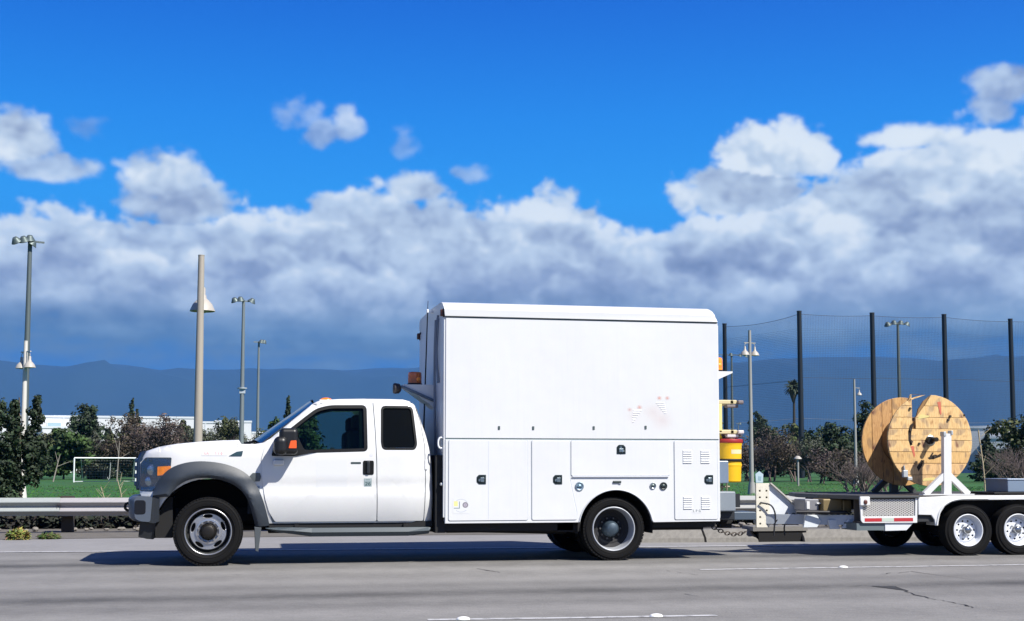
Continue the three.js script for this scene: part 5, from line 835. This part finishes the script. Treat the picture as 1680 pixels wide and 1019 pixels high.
function mast(label, at, h, r0, lamps, mat, turn = 0, collar = 0) {
  const t = thing('floodlight_mast', label, 'floodlight', at, turn); put('pole', [new THREE.CylinderGeometry(r0 * .55, r0, h, 12).translate(0, h / 2, 0)], mat, t);
  const w = Math.max(...lamps.map((l) => Math.abs(l[0]))); put('crossarm', [sqbar([-w, h, 0], [w, h, 0], .12, .14), sqbar([0, h - .5, 0], [0, h + .15, 0], .2)], mat, t);
  for (const [x, y, z, a] of lamps) { const g = lathe([[.001, .24], [.18, .22], [.24, .12], [.42, -.16], [.44, -.2], [.001, -.18]], 18).rotateZ(a).rotateX(.35).translate(x, h + y, z); const l = put('floodlight', g, M([.10, .13, .13], .5, .4), t); put('yoke', [bar([x, h, 0], [x, h + y + .2, z], .06)], mat, l); }
  if (collar) { put('collar_box', [box(-.3, .3, collar, collar + .5, -.25, .25), new THREE.CylinderGeometry(.5, .5, .12, 14).translate(0, collar + .55, 0)], M([.4, .45, .5], .5, .3), t); }
}
mast('tall floodlight mast with a cluster of lamps rising behind the dark pines', spot(-20.3, 112), 19.4, .30, [[-1.15, -.02, 0, .6], [-.6, .08, .2, .4], [-.1, .22, .2, .1], [.15, -.15, .2, -.5]], mastDark, .5);
mast('floodlight mast with a twin lamp head right of the beige lamp post', spot(-11.6, 140), 18.6, .28, [[-.95, .12, 0, .45], [-.35, .2, .2, .1], [.9, .1, 0, -.45]], mastGrey, .1, 8.9);
mast('thin floodlight mast with one lamp, seen over the truck cowl', spot(-10.93, 190), 19.0, .26, [[.75, .1, 0, -.4], [.35, .1, .2, -.2]], mastGrey, .1);
mast('floodlight mast with a wide lamp row behind the golf net', spot(16.42, 165), 18.5, .28, [[-1.35, -.02, 0, .4], [-.5, .2, 0, .1], [.4, .2, 0, -.1], [1.25, .05, 0, -.4]], mastDark, 0);
mast('low floodlight mast with four lamps behind the truck rear beacon', spot(9.5, 230), 20.6, .3, [[-1.3, 0, 0, .4], [-.1, .1, 0, 0], [1.6, .0, 0, -.3], [2.7, -.1, 0, -.4]], mastDark, 0);
mast('small distant floodlight mast over the trees behind the yellow drum', spot(9.75, 330), 12.0, .2, [[.5, .0, 0, -.4]], mastGrey, 0);
{ // net of a driving range: five poles, strung between them
  const tops = [[1191.5, 531, 163], [1315.5, 510, 150], [1436, 513, 152], [1555, 515.5, 155], [1664.5, 523, 160], [1790, 520, 160]].map(([px, py, d]) => { const b = Math.atan((px - 840) / 2166), a = b + YAW, dd = d / Math.cos(b); return [dd * Math.sin(a), EYE + (767 - py) / 2166 * d, -dd * Math.cos(a)]; });
  const where = ['partly hidden by the truck rear, first of the row', 'second of the row, beside the thin palm', 'third of the row, above the left edge of the cable reel', 'fourth of the row, above the right side of the cable reel', 'fifth of the row, at the far right of the picture', 'outside the picture'];
  tops.slice(0, 5).forEach(([x, y, z], i) => { const t = thing('net_pole', 'dark steel net pole, ' + where[i], 'pole', [x, -.06, z], 0, 'golf net poles'); put('pole', [new THREE.CylinderGeometry(i ? .27 : .25, i ? .33 : .30, y + .06, 14).translate(0, (y + .06) / 2, 0)], M([.012, .018, .026], .5, .3), t); put('pole_cap', [new THREE.CylinderGeometry(.29, .29, .12, 14).translate(0, y + .1, 0)], M([.02, .025, .03], .5), t); });
  const net = thing('golf_net', 'thin grey safety net strung between the tall dark poles', 'net', [tops[1][0], 0, tops[1][2]]), o = tops[1], netMat = M([.03, .04, .045], .9);
  for (let i = 0; i < 5; i++) {
    const A = tops[i], B = tops[i + 1], g = [], sag = (u) => mix(A[1] - .25, B[1] - .25, u) - (i ? .14 : .4) * 4 * u * (1 - u), L = Math.hypot(B[0] - A[0], B[2] - A[2]), P = (u, y) => [mix(A[0], B[0], u) - o[0], y, mix(A[2], B[2], u) - o[2]], n = Math.round(L / .2);
    for (let k = 1; k < n; k++) { const u = k / n; g.push(sqbar(P(u, 1), P(u, sag(u)), .011, .011)); }
    for (let y = 1.2; y < 17; y += .2) { if (y > Math.min(A[1], B[1]) - 1.2) break; g.push(sqbar(P(0, y), P(1, y), .011, .011)); }
    put('net_panel', g, netMat, net).userData.kind = 'stuff';
    put('net_cable', tube(Array.from({ length: 9 }, (_, k) => P(k / 8, sag(k / 8))), .022, 16, 5), M([.03, .04, .05], .6), net);
    put('net_cable', [sqbar(P(0, sag(.5) - 7.2), P(1, sag(.5) - 7.2), .03, .035)], M([.03, .04, .05], .6), net);
  }
}
{ // goal
  const t = thing('soccer_goal', 'white soccer goal frame with sagging net on the lawn', 'goal', spot(-17.12, 114), .33), w = M([.66, .70, .70], .5), W = 5.0, Hg = 1.98, D = 1.7;
  put('goal_post', [bar([-W / 2, 0, 0], [-W / 2, Hg, 0], .065)], w, t); put('goal_post', [bar([W / 2, 0, 0], [W / 2, Hg, 0], .075)], w, t); put('crossbar', [bar([-W / 2, Hg, 0], [W / 2, Hg, 0], .06)], w, t);
  put('goal_stay', [bar([-W / 2 + .55, Hg, -.1], [-W / 2 + 1.1, .05, -D], .03), bar([-W / 2, .04, 0], [-W / 2 + 1.1, .04, -D], .05), bar([W / 2 - .1, Hg, -.1], [W / 2 + .2, .05, -D], .035), bar([W / 2, .04, 0], [W / 2 + .2, .04, -D], .04), bar([-W / 2 + 1.1, .05, -D], [W / 2 + .2, .05, -D], .025)], M([.42, .46, .45], .6), t);
  const net = []; for (let k = 0; k < 20; k++) { const x = -W / 2 + .55 + k * .23, x2 = x + .4; net.push(sqbar([x, Hg, -.1], [x2, .05, -D], .006, .012)); } for (let k = 1; k < 9; k++) { const u = k / 9; net.push(sqbar([-W / 2 + .55 + .5 * u, Hg * (1 - u), -.1 - D * u], [W / 2 - .1 + .3 * u, Hg * (1 - u), -.1 - D * u], .006, .012)); }
  put('goal_net', net, M([.30, .33, .32], .8), t).userData.kind = 'stuff';
  put('net_support', [bar([.75, 0, -D], [.75, 1.6, -D * .8], .035), bar([.75, 0, -D], [.6, .4, -D], .03)], M([.40, .43, .43], .6), t);
}
// ---------- warehouses ----------
{
  const wall = M([.56, .58, .60], .8, 0, { map: mottle([1, 1, 1], .06, 4, .04) }), bluish = M([.30, .42, .46], .4, .2), trim = M([.52, .56, .60], .7);
  const hall = (label, b, d, w, h, dp, turn, extras) => { const t = thing('warehouse', label, 'warehouse', spot(b, d), turn - YAW - b * Math.PI / 180); put('wall', [box(-w / 2, w / 2, 0, h, -dp, 0)], wall, t); put('parapet', [box(-w / 2 - .15, w / 2 + .15, h, h + .5, -dp - .15, .15)], trim, t); const pil = []; for (let k = 1; k < w / 7; k++) pil.push(box(-w / 2 + k * 7 - .15, -w / 2 + k * 7 + .15, 0, h, 0, .12)); if (pil.length) put('pilaster', pil, trim, t); extras?.(t, w, h); return t; };
  hall('white warehouse with two small bluish windows left of the round dark tree', -19.75, 330, 17, 13.0, 30, .12, (t, w, h) => { for (const x of [-3.8, 3.4]) { const f = put('window', [box(x - 1.7, x + 1.7, h - 2.6, h - 1.1, 0, .15)], trim, t); put('pane', [box(x - 1.5, x + 1.5, h - 2.45, h - 1.25, .15, .18)], bluish, f); } });
  hall('low white shed at the end of the windowed warehouse', -19.0, 322, 7, 10.2, 20, .12);
  hall('long white warehouse behind the cypress pair', -16.35, 345, 34, 13.6, 40, .0, (t, w, h) => { for (const x of [-9, 2, 11]) { const f = put('door', [box(x - 2, x + 2, 0, 4.5, 0, .1)], trim, t); put('door_rail', [box(x - 2.1, x + 2.1, 4.5, 4.75, 0, .16)], bluish, f); } });
  hall('white warehouse with a pale roof light left of the beige lamp post', -13.75, 350, 20, 12.6, 30, -.05, (t, w, h) => put('roof_light', [box(-6, -2.2, h + .5, h + 1.4, -8, -2)], bluish, t));
  hall('boxy white warehouse right of the beige lamp post', -11.95, 360, 9.5, 13.2, 20, .0);
  hall('low white warehouse wing beside the boxy one', -11.0, 365, 9.5, 10.4, 20, .0);
  hall('white flat-roofed building seen right of the cable reel', 19.55, 300, 9.5, 9.6, 20, -.1);
  hall('lower wing of the white building right of the cable reel', 20.55, 292, 9.0, 7.2, 20, -.1, (t, w, h) => { const f = put('window', [box(-2.5, 2.5, h - 3, h - 2, 0, .12)], trim, t); put('pane', [box(-2.3, 2.3, h - 2.85, h - 2.15, .12, .15)], M([.35, .36, .34], .5), f); });
}
{ // small things on the lawn
  const s = thing('park_sign', 'small pale blue sign board at the foot of the double-bell lamp post', 'sign', spot(10.6, 58)); put('board', [plate([[-.16, .55], [.16, .55], [.18, .92], [0, 1.05], [-.18, .92]], -.02, .02)], M([.42, .52, .58], .5), s); put('post', [bar([0, 0, -.03], [0, .6, -.03], .03)], postGrey, s); put('board_face', [plate([[-.07, .66], [.07, .64], [.09, .82], [-.05, .84]], .02, .026)], M([.25, .36, .42], .5), s);
  const p = thing('path_light', 'short post with a white cap among the bare bushes', 'post', spot(12.22, 88)); put('post', [bar([0, 0, 0], [0, 1.75, 0], .07)], postGrey, p); put('cap', [lathe([[.25, 1.76], [.23, 1.83], [.10, 1.95], [.001, 1.97]], 16)], lampWhite, p);
  // overhead line far off
  const w = thing('power_line', 'faint overhead wire with a far-off wooden pole above the trees', 'power line', spot(15.5, 380)); const P0 = spot(8.5, 390), P1 = spot(12.35, 385), P2 = spot(26, 400), o = spot(15.5, 380), rel = (p, y) => [p[0] - o[0], y, p[2] - o[2]];
  put('wire', [tube([rel(P0, 14.0), rel([mix(P0[0], P1[0], .5), 0, mix(P0[2], P1[2], .5)], 14.3), rel(P1, 15.2)], .035, 16, 4), tube([rel(P1, 15.2), rel([mix(P1[0], P2[0], .5), 0, mix(P1[2], P2[2], .5)], 13.6), rel(P2, 15.4)], .035, 24, 4)], M([.22, .24, .27], .6), w);
  put('pole', [bar(rel(P1, 0), rel(P1, 16), .22, .16), sqbar([rel(P1, 15)[0] - 1.4, 15, rel(P1, 15)[2]], [rel(P1, 15)[0] + 1.4, 15, rel(P1, 15)[2]], .15)], M([.08, .08, .08], .9), w);
}
renderer.render(scene, camera);
